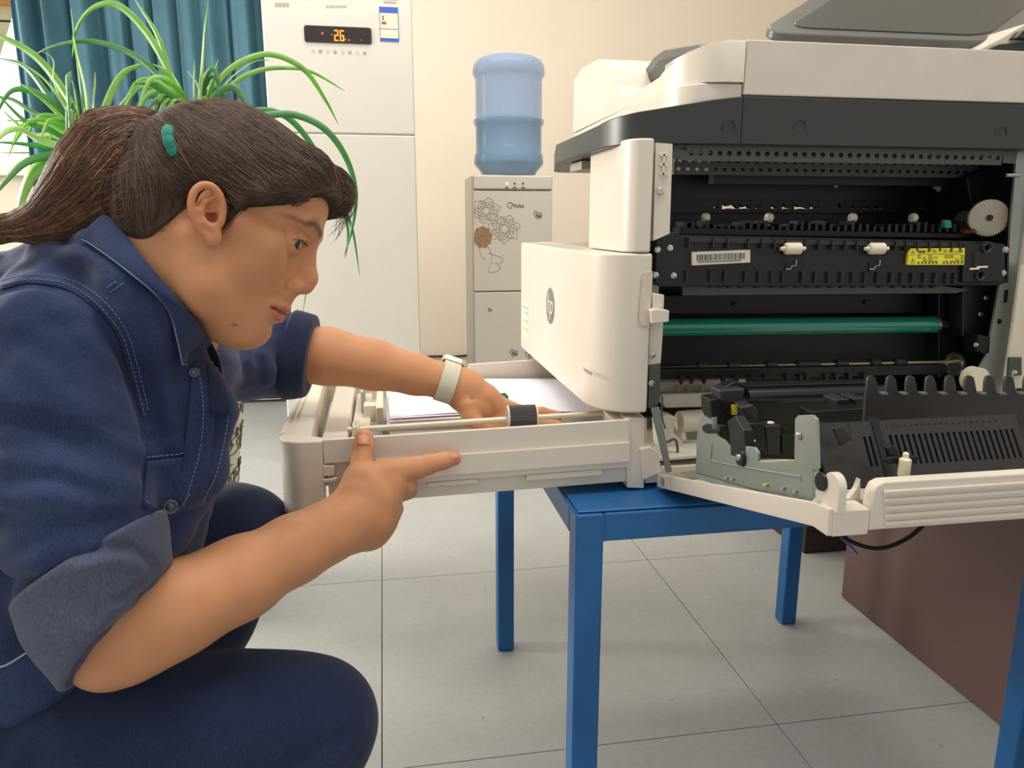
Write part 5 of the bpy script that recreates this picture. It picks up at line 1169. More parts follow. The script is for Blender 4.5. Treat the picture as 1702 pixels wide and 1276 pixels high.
def tail(n_, seed, m_, lo=0.9, hi=1.05, bias=None):
    r_ = np.random.default_rng(seed); T_ = 26; out_ = np.zeros((n_, T_, 3)); ax = np.array(cF)
    ph = r_.uniform(0, 2*PI, n_) if bias is None else r_.normal(bias, 0.5, n_); rho = r_.uniform(lo, hi, n_); end = r_.uniform(0.75, 1.0, n_); drift = r_.normal(0, 0.35, n_)
    for k in range(T_):
        t = (k/(T_-1))*end*(len(PC)-1); i = np.minimum(t.astype(int), len(PC)-2); f_ = (t-i)[:, None]
        a, b, c2, d_ = PC[np.maximum(i-1, 0)], PC[i], PC[i+1], PC[np.minimum(i+2, len(PC)-1)]
        c = 0.5*(2*b+(c2-a)*f_+(2*a-5*b+4*c2-d_)*f_**2+(3*b-a-3*c2+d_)*f_**3); dr_ = norm(c2-b); u = norm(np.cross(dr_, ax)); w = np.cross(dr_, u)
        R__ = (PR[i]*(1-f_[:, 0])+PR[i+1]*f_[:, 0])*rho*min(1, 0.35+k/5); p = ph+drift*k/T_
        out_[:, k] = c+u*(np.cos(p)*R__)[:, None]+w*(np.sin(p)*R__)[:, None]
    Q = out_[:, 3:].reshape(-1, 3); dd = hair.batch(Q); g_ = hair.grad(Q, 0.001); lift = np.repeat(r_.uniform(-0.0004, 0.0022, n_), T_-3)
    Q = Q+g_*np.clip(lift-dd, -0.01, 0.03)[:, None]; out_[:, 3:] = Q.reshape(n_, T_-3, 3)
    return strand_obj(out_, 0.00036, m_, 'ponytail_strands', ho)
tail(1500, 4, M_hair); tail(900, 5, M_hair2, 0.8, 1.1); tail(760, 6, M_hair3, 0.85, 1.16)
dT = np.linalg.norm(HV-TIE, axis=1); sx = (HV-cO) @ cR/((HV-cO) @ cF)*CF+CX; sy = CY-(HV-cO) @ cU/((HV-cO) @ cF)*CF; c3 = np.flatnonzero((dT > 0.012) & (sx < 250-0.25*(sy-225)) & (sx > 90) & ((HV-HO) @ cF < 0.03))
for n_, m_, sd in ((1500, M_hair, 21), (700, M_hair2, 22), (260, M_hair3, 23)):
    strand_obj(walk(HV[np.random.default_rng(sd).choice(c3, n_)], 13, 0.0085, sd, np.array(atz(-40, 392, 0.765))), 0.00034, m_, 'ponytail_strands', ho)
# loose hairs round the forehead and along the tail
r_ = np.random.default_rng(9); fl = []
for k in range(46):
    p0 = h(0.092+r_.normal(0, 0.008), 0.022+r_.normal(0, 0.008), 0.082+r_.normal(0, 0.006)); p3 = h(0.094+r_.uniform(0, 0.018), 0.030+r_.normal(0, 0.006), 0.058+r_.uniform(-0.03, 0.012)); mid = (p0+p3)/2+HF*r_.uniform(0.004, 0.02)
    t = np.linspace(0, 1, 12)[:, None]; fl.append((1-t)**2*p0+2*t*(1-t)*mid+t*t*p3)
for k in range(70):
    y0 = r_.uniform(-0.066, -0.010); x0 = 0.095-0.9*(abs(y0)-0.01); p0 = h(x0-0.022, y0*1.03, 0.052+r_.normal(0, 0.004)); p3 = h(x0-0.050-r_.uniform(0, 0.02), y0*1.06-0.004, 0.030+r_.uniform(-0.012, 0.006)); mid = (p0+p3)/2+HL*-0.004
    t = np.linspace(0, 1, 12)[:, None]; fl.append((1-t)**2*p0+2*t*(1-t)*mid+t*t*p3)
for k in range(60):
    p0 = h(0.022+r_.normal(0, 0.004), -0.068, 0.026); p3 = h(0.014+r_.normal(0, 0.004), -0.0665+r_.normal(0, 0.001), -0.012-r_.uniform(0, 0.018)); mid = (p0+p3)/2+HF*0.003-HL*0.003
    t = np.linspace(0, 1, 12)[:, None]; fl.append((1-t)**2*p0+2*t*(1-t)*mid+t*t*p3)
fa = np.array(fl); Q = fa.reshape(-1, 3); dd = body.batch(Q); g_ = body.grad(Q, 0.001); fa = (Q+g_*np.clip(0.0004-dd, 0, 0.02)[:, None]).reshape(fa.shape)
strand_obj(fa, 0.00020, M_hair, 'loose_hair', ho)
tie = MB(); TC = hair.hit(283, 229, 0.5); TC = np.array(TC)+np.array(cF)*0.007-np.array(cU)*0.004
ax_ = Vector(np.array(pony[1][0])-np.array(h(-0.05, 0, 0.08))).normalized(); u_ = ax_.orthogonal().normalized(); w_ = ax_.cross(u_)
for rr_ in range(1):
    tie.tube([Vector(TC)+(u_*math.cos(t)+w_*math.sin(t))*(0.0125+0.001*math.sin(9*t)) for t in np.linspace(0, 2*PI, 40)], 0.0052, 10, cap=False)
tie.build('hair_tie', mat('teal_scrunchie', (50, 136, 120), 0.8, bump=0.5, bscale=300), ho, smooth=True)

# --- wristwatch on the far wrist
M_strap = mat('cream_silicone_strap', (206, 204, 182), 0.55); M_case = mat('champagne_metal', (206, 190, 160), 0.25, metal=0.9, var=0)
wa = thing('wristwatch', tuple(atz(748, 632, 1.165)), 'smart watch on a pale cream strap around the wrist reaching into the tray', 'watch')
a = np.array(atz(728, 631, 1.163)); b = np.array(atz(762, 642, 1.168)); d_ = (b-a)/np.linalg.norm(b-a)
u0 = np.array(cU)-d_*(np.array(cU) @ d_); u0 /= np.linalg.norm(u0); w0 = np.cross(d_, u0)
mb = MB(); NS = 48; cc = (a+b)/2-d_*0.002
for i in range(NS):
    t = 2*PI*i/NS; dirv = u0*math.cos(t)+w0*math.sin(t); P = cc+dirv*0.002
    for _ in range(30):
        dd = body(P[None])[0]; P = P+dirv*max(-dd, 0)*0.9
        if dd > -0.0002: break
    for (o1, o2) in ((-0.0130, 0.0006), (-0.0130, 0.0028), (0.0130, 0.0028), (0.0130, 0.0006)): mb.v.append(tuple(P+d_*o1+dirv*o2))
for i in range(NS):
    for k in range(4): a1 = i*4+k; a2 = i*4+(k+1) % 4; b1 = ((i+1) % NS)*4+k; b2 = ((i+1) % NS)*4+(k+1) % 4; mb.f.append((a1, a2, b2, b1))
mb.build('strap', M_strap, wa, bevel=0.0008)
Q = np.array(atz(760, 606, 1.185)); dirv = Q-cc; dirv -= d_*(dirv @ d_); dirv /= np.linalg.norm(dirv); P = cc+dirv*0.002
for _ in range(60):
    dd = body(P[None])[0]; P = P+dirv*max(-dd, 0)*0.9
    if dd > -0.0002: break
sd_ = np.cross(d_, dirv); TM = Matrix(((d_[0], sd_[0], dirv[0], P[0]), (d_[1], sd_[1], dirv[1], P[1]), (d_[2], sd_[2], dirv[2], P[2]), (0, 0, 0, 1)))
k0 = MB().prism(rrect(-0.018, 0.018, -0.016, 0.016, 0.006), 'z', 0.0, 0.0095); cs_ = MB().add([TM @ Vector(v) for v in k0.v], k0.f).build('case', M_case, wa, bevel=0.0015)
k0 = MB().prism(rrect(-0.0155, 0.0155, -0.0135, 0.0135, 0.005), 'z', 0.0095, 0.0105); MB().add([TM @ Vector(v) for v in k0.v], k0.f).build('screen_glass', M_blk, cs_)
k0 = MB().cyl((0.018, 0.002, 0.005), (0.0205, 0.002, 0.005), 0.0028, 12); MB().add([TM @ Vector(v) for v in k0.v], k0.f).build('crown', M_case, cs_)
# --- denim
def denim(name, rgb, rgb2):
    m = mat(name, rgb, 0.85, var=0.0, spec=0.2); nt = m.node_tree; N = nt.nodes; L = nt.links; b = N['Principled BSDF']
    tc = [k for k in N if k.type == 'TEX_COORD'][0]
    n1 = N.new('ShaderNodeTexNoise'); n1.inputs['Scale'].default_value = 7; n1.inputs['Detail'].default_value = 5; L.new(tc.outputs['Object'], n1.inputs['Vector'])
    mp = N.new('ShaderNodeMapping'); mp.inputs['Scale'].default_value = (900, 900, 160); L.new(tc.outputs['Object'], mp.inputs['Vector'])
    n2 = N.new('ShaderNodeTexNoise'); n2.inputs['Scale'].default_value = 1.0; n2.inputs['Detail'].default_value = 2; L.new(mp.outputs[0], n2.inputs['Vector'])
    r1 = N.new('ShaderNodeValToRGB'); r1.color_ramp.elements[0].position = 0.35; r1.color_ramp.elements[1].position = 0.7
    r1.color_ramp.elements[0].color = (*lin(rgb), 1); r1.color_ramp.elements[1].color = (*lin(rgb2), 1); L.new(n1.outputs['Fac'], r1.inputs['Fac'])
    r2 = N.new('ShaderNodeValToRGB'); r2.color_ramp.elements[0].position = 0.3; r2.color_ramp.elements[1].position = 0.75
    r2.color_ramp.elements[0].color = (0.78, 0.78, 0.78, 1); r2.color_ramp.elements[1].color = (1.35, 1.35, 1.3, 1); L.new(n2.outputs['Fac'], r2.inputs['Fac'])
    x = N.new('ShaderNodeMix'); x.data_type = 'RGBA'; x.blend_type = 'MULTIPLY'; x.inputs[0].default_value = 1; L.new(r1.outputs['Color'], x.inputs[6]); L.new(r2.outputs['Color'], x.inputs[7]); L.new(x.outputs[2], b.inputs['Base Color'])
    bp = N.new('ShaderNodeBump'); bp.inputs['Strength'].default_value = 0.25; bp.inputs['Distance'].default_value = 0.0006; L.new(n2.outputs['Fac'], bp.inputs['Height']); L.new(bp.outputs['Normal'], b.inputs['Normal'])
    b.inputs['Sheen Weight'].default_value = 0.12; b.inputs['Sheen Roughness'].default_value = 0.5
    return m
M_den = denim('indigo_denim', (36, 46, 78), (54, 66, 102)); M_denl = denim('denim_inside_out', (72, 80, 104), (88, 94, 116)); M_jean = denim('dark_navy_jeans', (27, 38, 66), (36, 47, 76))
M_st = mat('faded_stitch', (104, 116, 156), 0.9); M_dark = denim('shade_and_seam_denim', (26, 36, 62), (36, 46, 74))  # M_dark: denim with shade put into its colour; also the armhole seam
M_brz = mat('antique_metal_button', (84, 92, 98), 0.4, metal=0.7)
shirt = SDF()
# torso
shirt.chain([S(225, 520, 0.86, 78), S(175, 640, 0.88, 165), S(150, 760, 0.88, 190), S(110, 920, 0.88, 190), S(60, 1060, 0.88, 190)], 0.05)
shirt.chain([S(120, 500, 0.86, 100), S(20, 620, 0.88, 190), S(-60, 850, 0.88, 230), S(-120, 1050, 0.88, 230)], 0.05)
shirt.chain([S(150, 470, 0.80, 62), S(110, 520, 0.78, 82), S(60, 560, 0.745, 95)], 0.04)
shirt.chain([S(190, 470, 0.86, 64), S(240, 560, 0.98, 74)], 0.04)
# placket side standing proud near the chest
shirt.chain([S(318, 610, 0.80, 30), S(345, 680, 0.80, 36), S(322, 780, 0.80, 44), S(270, 880, 0.80, 50)], 0.03)
# right sleeve
slv = SDF(); slv.chain([S(88, 560, 0.735, 98), S(105, 680, 0.73, 118), S(122, 800, 0.73, 118), S(140, 900, 0.74, 108), S(166, 1000, 0.755, 98), S(206, 1080, 0.77, 92)], 0.02)
q0 = np.array(atz(190, 1032, 0.72)); e0_ = np.array(atz(272, 936, 0.76))-np.array(atz(112, 1126, 0.745)); e0_ /= np.linalg.norm(e0_)
pn = np.cross(np.array(cF), e0_); pn = pn/np.linalg.norm(pn); pn = pn if pn @ np.array(cR) > 0 else -pn
slv.plane(q0, pn, 0.004)
shirt.sub(slv, 0.02)
# left sleeve
sl2 = SDF(); sl2.chain([S(235, 560, 1.0, 72), S(320, 585, 1.05, 74), S(400, 592, 1.10, 66), S(470, 588, 1.13, 64), S(540, 592, 1.14, 58)], 0.02)
sl2.plane(np.array(atz(514, 590, 1.14)), np.array(atz(620, 606, 1.15))-np.array(atz(514, 590, 1.14)), 0.004)
shirt.sub(sl2, 0.02)
shirt.chain([S(392, 640, 1.12, 22), S(440, 625, 1.12, 22), S(490, 625, 1.13, 20)], 0.02)
# open neck
neckc = SDF(); neckc.chain([(h(-0.030, 0, -0.03), 0.058), S(240, 500, 0.85, 66)], 0.01); neckc.chain([(h(0.0, 0, -0.08), 0.050), S(322, 560, 0.84, 50)], 0.01)
shirt.sub(neckc, 0.008, '-')
shirt.chain([S(110, 460, 0.79, 58), S(165, 450, 0.775, 50), S(218, 498, 0.77, 48), S(258, 570, 0.775, 50), S(280, 640, 0.785, 54), S(268, 720, 0.79, 56), S(270, 800, 0.80, 56)], 0.03)
shirt.chain([S(176, 424, 0.745, 50), S(220, 492, 0.735, 52), S(252, 556, 0.745, 46)], 0.02)
shirt.chain([S(290, 660, 0.84, 60), S(330, 615, 0.93, 46), S(392, 596, 1.07, 56)], 0.03)
# folds read off the cloth: (pixels), depth, amplitude (+ valley, - ridge), width
def folds(obj, lst, z):
    for pts, amp, w in lst:
        P3 = []
        for a, b in pts:
            P3.append(tuple(obj.hit(a, b, z)))
        obj.line(P3, amp*1.35, w)
F_ = [([(0, 950), (60, 972), (130, 968), (200, 930)], 0.006, 0.012), ([(0, 925), (70, 938), (150, 905), (235, 852)], -0.005, 0.012), ([(235, 850), (150, 868), (60, 862), (0, 862)], 0.004, 0.009),
      ([(0, 690), (60, 700), (130, 735), (200, 770), (240, 780)], 0.004, 0.014), ([(0, 660), (80, 675), (160, 700), (230, 750)], -0.004, 0.014),
      ([(20, 570), (90, 590), (160, 620), (215, 660)], 0.003, 0.014), ([(10, 770), (90, 770), (170, 800), (235, 820)], -0.003, 0.016),
      ([(0, 480), (50, 472), (110, 482), (160, 515), (195, 560), (212, 620), (236, 690), (244, 770), (236, 840)], 0.0045, 0.006),
      ([(0, 425), (60, 436), (130, 455), (190, 495)], 0.003, 0.010), ([(0, 405), (70, 412), (140, 425), (200, 458)], -0.003, 0.009), ([(60, 392), (110, 402), (165, 412), (205, 430)], 0.0025, 0.006),
      ([(250, 520), (262, 600), (285, 680), (300, 740)], -0.004, 0.012), ([(232, 560), (245, 640), (262, 720)], 0.004, 0.010), ([(290, 560), (300, 640), (306, 720)], 0.003, 0.008),
      ([(25, 1010), (60, 930), (130, 875), (240, 850)], -0.004, 0.010),
      ([(40, 600), (90, 640), (150, 690)], -0.003, 0.012), ([(150, 560), (185, 610), (205, 670)], -0.003, 0.012), ([(120, 640), (170, 700), (225, 735)], 0.0025, 0.010), ([(0, 830), (80, 822), (160, 842), (230, 838)], -0.0035, 0.010), ([(20, 800), (100, 798), (180, 820)], 0.003, 0.009), ([(60, 520), (100, 545), (140, 590)], 0.002, 0.010)]
folds(shirt, F_, 0.45)
folds(shirt, [([(400, 560), (405, 600), (410, 640)], 0.005, 0.010), ([(440, 545), (436, 590), (446, 630)], -0.005, 0.010), ([(470, 540), (464, 590), (472, 632)], 0.005, 0.009), ([(496, 540), (492, 590), (498, 630)], -0.004, 0.008)], 0.9)
shirt._a(lambda P: 0.0010*np.sin(P[:, 0]*70+9*np.sin(P[:, 2]*22)+P[:, 1]*35)*np.sin(P[:, 2]*95+6*np.sin(P[:, 0]*26)+P[:, 1]*40)+0.0016*np.sin(P[:, 2]*38+5*np.sin(P[:, 0]*12))*np.sin(P[:, 0]*30+P[:, 1]*20), 0, 'd', (0, 0, 0), 1e6)
so, SV = shirt.mesh(0.0036, 'shirt', M_den, who, proj=1)
# rolled cuffs
def cuff(src, plane_p, plane_n, back, grow, name, m, h_=0.003, fold=(), top=None):
    c = SDF(); n = np.array(plane_n)/np.linalg.norm(plane_n); bb = src.ops
    def fn(P): return src0(P)-grow
    src0 = SDF(); src0.ops = [o for o in bb if o[2] == '+']
    ctr = np.array(plane_p)-n*back/2; c._a(fn, 0, '+', ctr, 0.17)
    c.plane(plane_p, n, 0.006)
    c.plane(*(top or (np.array(plane_p)-n*back, -n)), 0.006)
    for f_ in fold: c.line(*f_)
    return c
e1_ = np.array(atz(241, 858, 0.72))-np.array(atz(26, 1007, 0.74)); e1_ /= np.linalg.norm(e1_); pn1 = np.cross(np.array(cF), e1_); pn1 = pn1 if pn1 @ np.array(cU) > 0 else -pn1
ct = cuff(slv, q0, pn, 0.098, 0.0085, 'cuff', M_denl, top=(np.array(atz(135, 930, 0.73)), pn1/np.linalg.norm(pn1)))
for pts, amp, w in [([(130, 925), (175, 910), (220, 912), (256, 938)], 0.0058, 0.0055), ([(196, 1000), (230, 975), (258, 945)], 0.0055, 0.0050), ([(140, 940), (190, 930), (230, 935)], -0.003, 0.007), ([(100, 1040), (150, 1050), (210, 1010)], -0.002, 0.012), ([(190, 1010), (230, 1000), (255, 970)], -0.003, 0.006)]:
    ct.line([tuple(ct.hit(a, b, 0.45)) for a, b in pts], amp, w)
ct.mesh(0.0030, 'rolled_cuff', M_denl, so)
c2_ = cuff(sl2, np.array(atz(520, 590, 1.14)), np.array(atz(620, 606, 1.15))-np.array(atz(514, 590, 1.14)), 0.035, 0.0065, 'cuff', M_dark)
c2_.mesh(0.0030, 'rolled_cuff', M_dark, so)
# collar
def sheet(inner, outer, name, m, par, th=0.0022, nu=40, nv=8, bulge=0.0, stitch=True):
    I_ = catmull(inner, 8); O_ = catmull(outer, 8)
    def samp(C_, t): x = t*(len(C_)-1); i = min(int(x), len(C_)-2); return C_[i].lerp(C_[i+1], x-i)
    mb = MB()
    for i in range(nu+1):
        a, b = samp(I_, i/nu), samp(O_, i/nu)
        for j in range(nv+1): v = j/nv; p = a.lerp(b, v)-Vector(cF)*bulge*math.sin(PI*v); mb.v.append(tuple(p))
    for i in range(nu):
        for j in range(nv): q = i*(nv+1)+j; mb.f.append((q, q+1, q+nv+2, q+nv+1))
    o = mb.build(name, m, par, smooth=True, fix=False); s2 = o.modifiers.new('t', 'SOLIDIFY'); s2.thickness = th; s2.offset = 0
    o.modifiers.new('s', 'SUBSURF').levels = 1; o.modifiers['s'].render_levels = 1
    return o, O_
def surfh(px, py, lift):
    a = surf(px, py, lift); b = hair.hit(px, py, 0.45, lift=lift)
    return a if (a-Vector(cO)).length < (b-Vector(cO)).length else b
def surf(px, py, lift):
    a = body.hit(px, py, 0.45, lift=lift); b = shirt.hit(px, py, 0.45, lift=lift)
    return a if (a-Vector(cO)).length < (b-Vector(cO)).length else b
inn = [surfh(162, 366, 0.003), surfh(177, 356, 0.003), surfh(206, 386, 0.003), surf(240, 430, 0.009), surf(275, 472, 0.010), surf(310, 514, 0.012), surf(340, 552, 0.014), surf(364, 588, 0.014)]
outr = [surfh(136, 398, 0.003), surfh(150, 405, 0.004), surf(186, 430, 0.009), surf(222, 458, 0.010), surf(256, 486, 0.011), surf(282, 518, 0.012), surf(294, 560, 0.012), surf(304, 606, 0.010)]
col_, oc = sheet(inn, outr, 'collar', M_den, so, bulge=0.004)
def stitches(pts, par, r=0.00055, dash=0.0032, gap=0.0014, name='stitching', m=None):
    pts = [Vector(p) for p in pts]; mb = MB(); acc = 0.0; on = True; cur = [pts[0]]
    for a, b in zip(pts[:-1], pts[1:]):
        L_ = (b-a).length; t = 0.0
        while t < L_:
            need = (dash if on else gap)-acc; st = min(need, L_-t); t += st; acc += st; p = a.lerp(b, t/L_)
            if on: cur.append(p)
            if acc >= (dash if on else gap)-1e-9:
                if on and len(cur) > 1: mb.tube(cur, r, 4)
                on = not on; acc = 0; cur = [p]
    return tag(mb.build(name, m or M_st, par), kind='stuff') if mb.v else None
edge_in = [p.lerp(q, 0.12)-Vector(cF)*0.0016 for p, q in zip(catmull(outr, 8), catmull(inn, 8))]
stitches(edge_in, col_)
MB().tube([p-Vector(cF)*0.0006 for p in catmull(outr, 8)], 0.0009, 6).build('collar_edge', M_st, col_, smooth=True)
MB().tube([p-Vector(cF)*0.0004 for p in catmull([outr[-1], outr[-1].lerp(inn[-1], 0.3)+Vector(cU)*-0.003, outr[-1].lerp(inn[-1], 0.65), inn[-1]], 6)], 0.0009, 6).build('collar_edge', M_st, col_, smooth=True)
stitches([p+Vector(cU)*0.008-Vector(cF)*0.003 for p in catmull([outr[-1], outr[-1].lerp(inn[-1], 0.3)+Vector(cU)*-0.003, outr[-1].lerp(inn[-1], 0.65), inn[-1]], 6)], col_)
# far side of the collar seen past the throat
inn2 = [atz(340, 552, 0.80), atz(362, 590, 0.82), atz(370, 622, 0.84)]; outr2 = [atz(330, 570, 0.815), atz(352, 600, 0.83), atz(366, 630, 0.845)]
sheet(inn2, outr2, 'collar_far_side', M_dark, so)
def on_cloth(pts, lift=0.0008, z=0.45, n=6): 
    P2 = catmull([Vector((a, b, 0)) for a, b in pts], n); return [shirt.hit(p.x, p.y, z, lift=lift) for p in P2]
# seams: armhole, shoulder yoke, placket, pocket
for pts in ([(2, 474), (50, 464), (110, 472), (160, 503), (200, 552), (220, 612), (240, 690)], [(2, 466), (50, 456), (112, 463), (166, 494), (208, 545), (228, 606), (247, 684)]):
    stitches(on_cloth(pts), so)
for pts in ([(178, 478), (200, 463)], [(183, 486), (206, 470)], [(330, 640), (336, 700), (330, 760), (300, 840)], [(244, 760), (300, 754), (316, 748)], [(246, 768), (306, 760)]):
    stitches(on_cloth(pts), so)
MB().tube(on_cloth([(4, 480), (50, 470), (110, 480), (158, 512), (196, 562), (214, 622), (238, 700)], 0.0003), 0.0011, 6).build('armhole_seam', M_dark, so, smooth=True)
# pocket flap and placket as extra layers of cloth
def patch(outline, name, m, lift=0.0022, th=0.002, par=so):
    """outline in four sides as two curves (top, bottom) laid on the cloth"""
    T_, B_ = catmull([Vector((a, b, 0)) for a, b in outline[0]], 6), catmull([Vector((a, b, 0)) for a, b in outline[1]], 6)
    n = 18; mb = MB()
    def samp(C_, t): x = t*(len(C_)-1); i = min(int(x), len(C_)-2); return C_[i].lerp(C_[i+1], x-i)
    for i in range(n+1):
        a, b = samp(T_, i/n), samp(B_, i/n)
        for j in range(9): p = a.lerp(b, j/8); mb.v.append(tuple(shirt.hit(p.x, p.y, 0.45, lift=lift)))
    for i in range(n):
        for j in range(8): q = i*9+j; mb.f.append((q, q+1, q+10, q+9))
    o = mb.build(name, m, par, smooth=True, fix=False); s2 = o.modifiers.new('t', 'SOLIDIFY'); s2.thickness = th; s2.offset = 0; return o
fl_ = patch(([(244, 766), (280, 764), (315, 758)], [(238, 838), (284, 862), (324, 822)]), 'pocket_flap', M_den, 0.003)
stitches([p for p in on_cloth([(243, 832), (284, 855), (319, 818)], 0.0045)], fl_)
pk = patch(([(322, 604), (345, 600), (368, 606)], [(296, 850), (318, 846), (340, 838)]), 'button_placket', M_den, 0.003)
stitches(on_cloth([(330, 612), (338, 680), (330, 760), (304, 844)], 0.0045), pk); stitches(on_cloth([(366, 612), (380, 680), (362, 780), (336, 836)], 0.0045), pk)
pd = patch(([(344, 604), (356, 604), (368, 608)], [(352, 690), (372, 690), (384, 690)]), 'placket_inside', M_dark, 0.005)
def button(px, py, r, lift, name='button', par=so):
    c = shirt.hit(px, py, 0.45, lift=lift); n = Vector(shirt.grad(np.array([tuple(c)]), 0.004)[0]); n = (n-Vector(cF)).normalized(); q = n.to_track_quat('Z', 'Y')
    k0 = MB().lathe([(r, 0), (r, 0.0012), (r*0.85, 0.0020), (r*0.55, 0.0014), (r*0.4, 0.0024), (0.0002, 0.0026)], (0, 0, 0), 24)
    return MB().add([c+q @ Vector(v) for v in k0.v], k0.f).build(name, M_brz, par, smooth=True)
button(322, 619, 0.0052, 0.005); button(283, 842, 0.0080, 0.007)
# --- jeans
jeans = SDF()
jeans.chain([S(-80, 1240, 0.86, 150), S(60, 1222, 0.84, 124), S(220, 1210, 0.83, 112), S(380, 1196, 0.86, 102), S(470, 1192, 0.89, 95), S(522, 1202, 0.91, 98)], 0.03)
jeans.chain([S(520, 1204, 0.91, 94), S(500, 1330, 0.94, 84), S(455, 1480, 0.97, 72), S(410, 1660, 1.02, 58)], 0.03)
jeans.chain([S(-60, 1190, 0.98, 140), S(140, 1030, 1.00, 110), S(300, 930, 1.03, 96), S(385, 898, 1.06, 86), S(398, 900, 1.06, 84)], 0.03)
jeans.chain([S(398, 904, 1.06, 80), S(352, 1020, 1.10, 66), S(325, 1110, 1.14, 62), S(280, 1300, 1.2, 56), S(250, 1420, 1.24, 48)], 0.03)
jeans.chain([S(-80, 1210, 0.85, 150), S(-70, 1180, 0.98, 140)], 0.04)
folds(jeans, [([(560, 1276), (585, 1240), (600, 1200)], -0.003, 0.009), ([(500, 1270), (540, 1240), (580, 1225)], 0.003, 0.012), ([(60, 1150), (130, 1165), (220, 1160)], 0.002, 0.015), ([(0, 1230), (30, 1190), (60, 1150)], 0.004, 0.012), ([(20, 1276), (40, 1240), (90, 1200)], -0.003, 0.01)], 0.45)
jo, _ = jeans.mesh(0.0045, 'jeans', M_jean, who)
ins = jeans.hit(300, 1100, 0.5)
def on_jean(pts, lift=0.0006): return [jeans.hit(p.x, p.y, 0.5, lift=lift) for p in catmull([Vector((a, b, 0)) for a, b in pts], 6)]
# shirt tail with its pale hem, lying over the thigh behind the elbow
tl = [atz(-60, 1100, 0.70), atz(0, 1108, 0.71), atz(50, 1082, 0.72), atz(84, 1074, 0.725), atz(100, 1100, 0.73)]
tb_ = [atz(-60, 1150, 0.70), atz(0, 1146, 0.71), atz(50, 1118, 0.72), atz(84, 1108, 0.725), atz(112, 1124, 0.73)]
ho_, _ = sheet(tl, tb_, 'shirt_tail', M_den, so)
MB().tube([p-Vector(cF)*0.0012 for p in catmull(tl, 6)], 0.0010, 6).build('hem_edge', mat('pale_hem', (150, 158, 178), 0.9), ho_, smooth=True)
# shoes under the far-off feet
M_shoe = mat('black_canvas_shoe', (34, 34, 38), 0.8); M_sole = mat('pale_rubber_sole', (206, 204, 196), 0.7)
for ank in (np.array(atz(410, 1660, 1.02)), np.array(atz(250, 1420, 1.24))):
    x, y = ank[0], ank[1]; s_ = SDF(); s_.chain([(np.array((x-0.02, y, 0.055)), 0.040), (np.array((x+0.08, y, 0.042)), 0.036), (np.array((x+0.17, y, 0.036)), 0.030)], 0.03); s_.cone((x, y, 0.06), (ank[0], ank[1], max(ank[2], 0.1)), 0.038, 0.034, 0.03)
    s_.plane((0, 0, 0.014), (0, 0, -1), 0.004)
    sh_, _ = s_.mesh(0.004, 'shoe', M_shoe, who)
    MB().prism([(x+0.06+0.125*math.cos(t), y+0.042*math.sin(t)) for t in np.linspace(0, 2*PI, 28, endpoint=False)], 'z', 0.001, 0.016).build('sole', M_sole, sh_, bevel=0.003)
# ================================================================ potted plant behind the person
M_leafs = [mat('leaf_mid_green', (122, 160, 80), 0.45, var=0.15, scale=20, spec=0.4), mat('leaf_light_green', (160, 196, 104), 0.45, var=0.12, scale=20), mat('leaf_dark_green', (72, 116, 72), 0.45, var=0.15, scale=20), mat('leaf_pale_variegated', (186, 196, 150), 0.45, var=0.15, scale=20)]
for m_ in M_leafs:
    b_ = m_.node_tree.nodes['Principled BSDF']; b_.inputs['Subsurface Weight'].default_value = 0.3; b_.inputs['Subsurface Radius'].default_value = (0.3, 1, 0.2); b_.inputs['Subsurface Scale'].default_value = 0.004
pt = thing('potted_plant', (-0.62, 2.12, 0), 'leafy green dracaena with long arching leaves in a tall white scroll-patterned pot', 'plant')
M_pot = mat('white_glazed_pot', (216, 210, 194), 0.35, var=0.02)
PX_, PY_ = -0.615, 2.12
MB().lathe([(0.10, 0.0), (0.135, 0.002), (0.15, 0.03), (0.165, 0.15), (0.19, 0.35), (0.215, 0.55), (0.228, 0.66), (0.236, 0.68), (0.23, 0.70), (0.215, 0.70), (0.21, 0.66), (0.20, 0.64), (0.01, 0.64)], (PX_, PY_, 0.001), 56).build('pot', M_pot, pt, smooth=True)
MB().lathe([(0.205, 0.642), (0.12, 0.66), (0.01, 0.665)], (PX_, PY_, 0.001), 30).build('soil', mat('dark_soil', (60, 46, 36), 0.95, bump=0.6, bscale=60), pt, smooth=True)
def potr(z):
    Z = [0.0, 0.03, 0.15, 0.35, 0.55, 0.66]; R_ = [0.135, 0.15, 0.165, 0.19, 0.215, 0.228]; return float(np.interp(z, Z, R_))
M_scr = mat('brown_scroll_print', (96, 80, 66), 0.5); sc_mb = MB()
def potp(a, z): r_ = potr(z)+0.0012; return (PX_+r_*math.cos(a), PY_+r_*math.sin(a), z)
rr = random.Random(4)
for a0 in np.arange(-2.9, 1.0, 0.19):
    for z0 in np.arange(0.07, 0.62, 0.095):
        a1 = a0+rr.uniform(-0.04, 0.04); z1 = z0+rr.uniform(-0.01, 0.01); s_ = rr.choice((-1, 1)); ph = rr.uniform(0, 6)
        sc_mb.tube([potp(a1+s_*0.0022*t*math.cos(t+ph)/potr(z1)*4, z1+0.0088*t*math.sin(t+ph)/2) for t in np.linspace(0.6, 7.5, 22)], 0.0016, 4)
        if rr.random() < 0.45:
            for k in range(5): b = 2*PI*k/5+ph; sc_mb.tube([potp(a1+0.07, z1+0.03), potp(a1+0.07+0.05*math.cos(b)*0.7, z1+0.03+0.012*math.sin(b))], [0.0012, 0.0045], 5)
tag(sc_mb.build('scroll_pattern', M_scr, pt), kind='stuff')
M_stem = mat('tan_cane', (120, 100, 70), 0.8, bump=0.5, bscale=80)
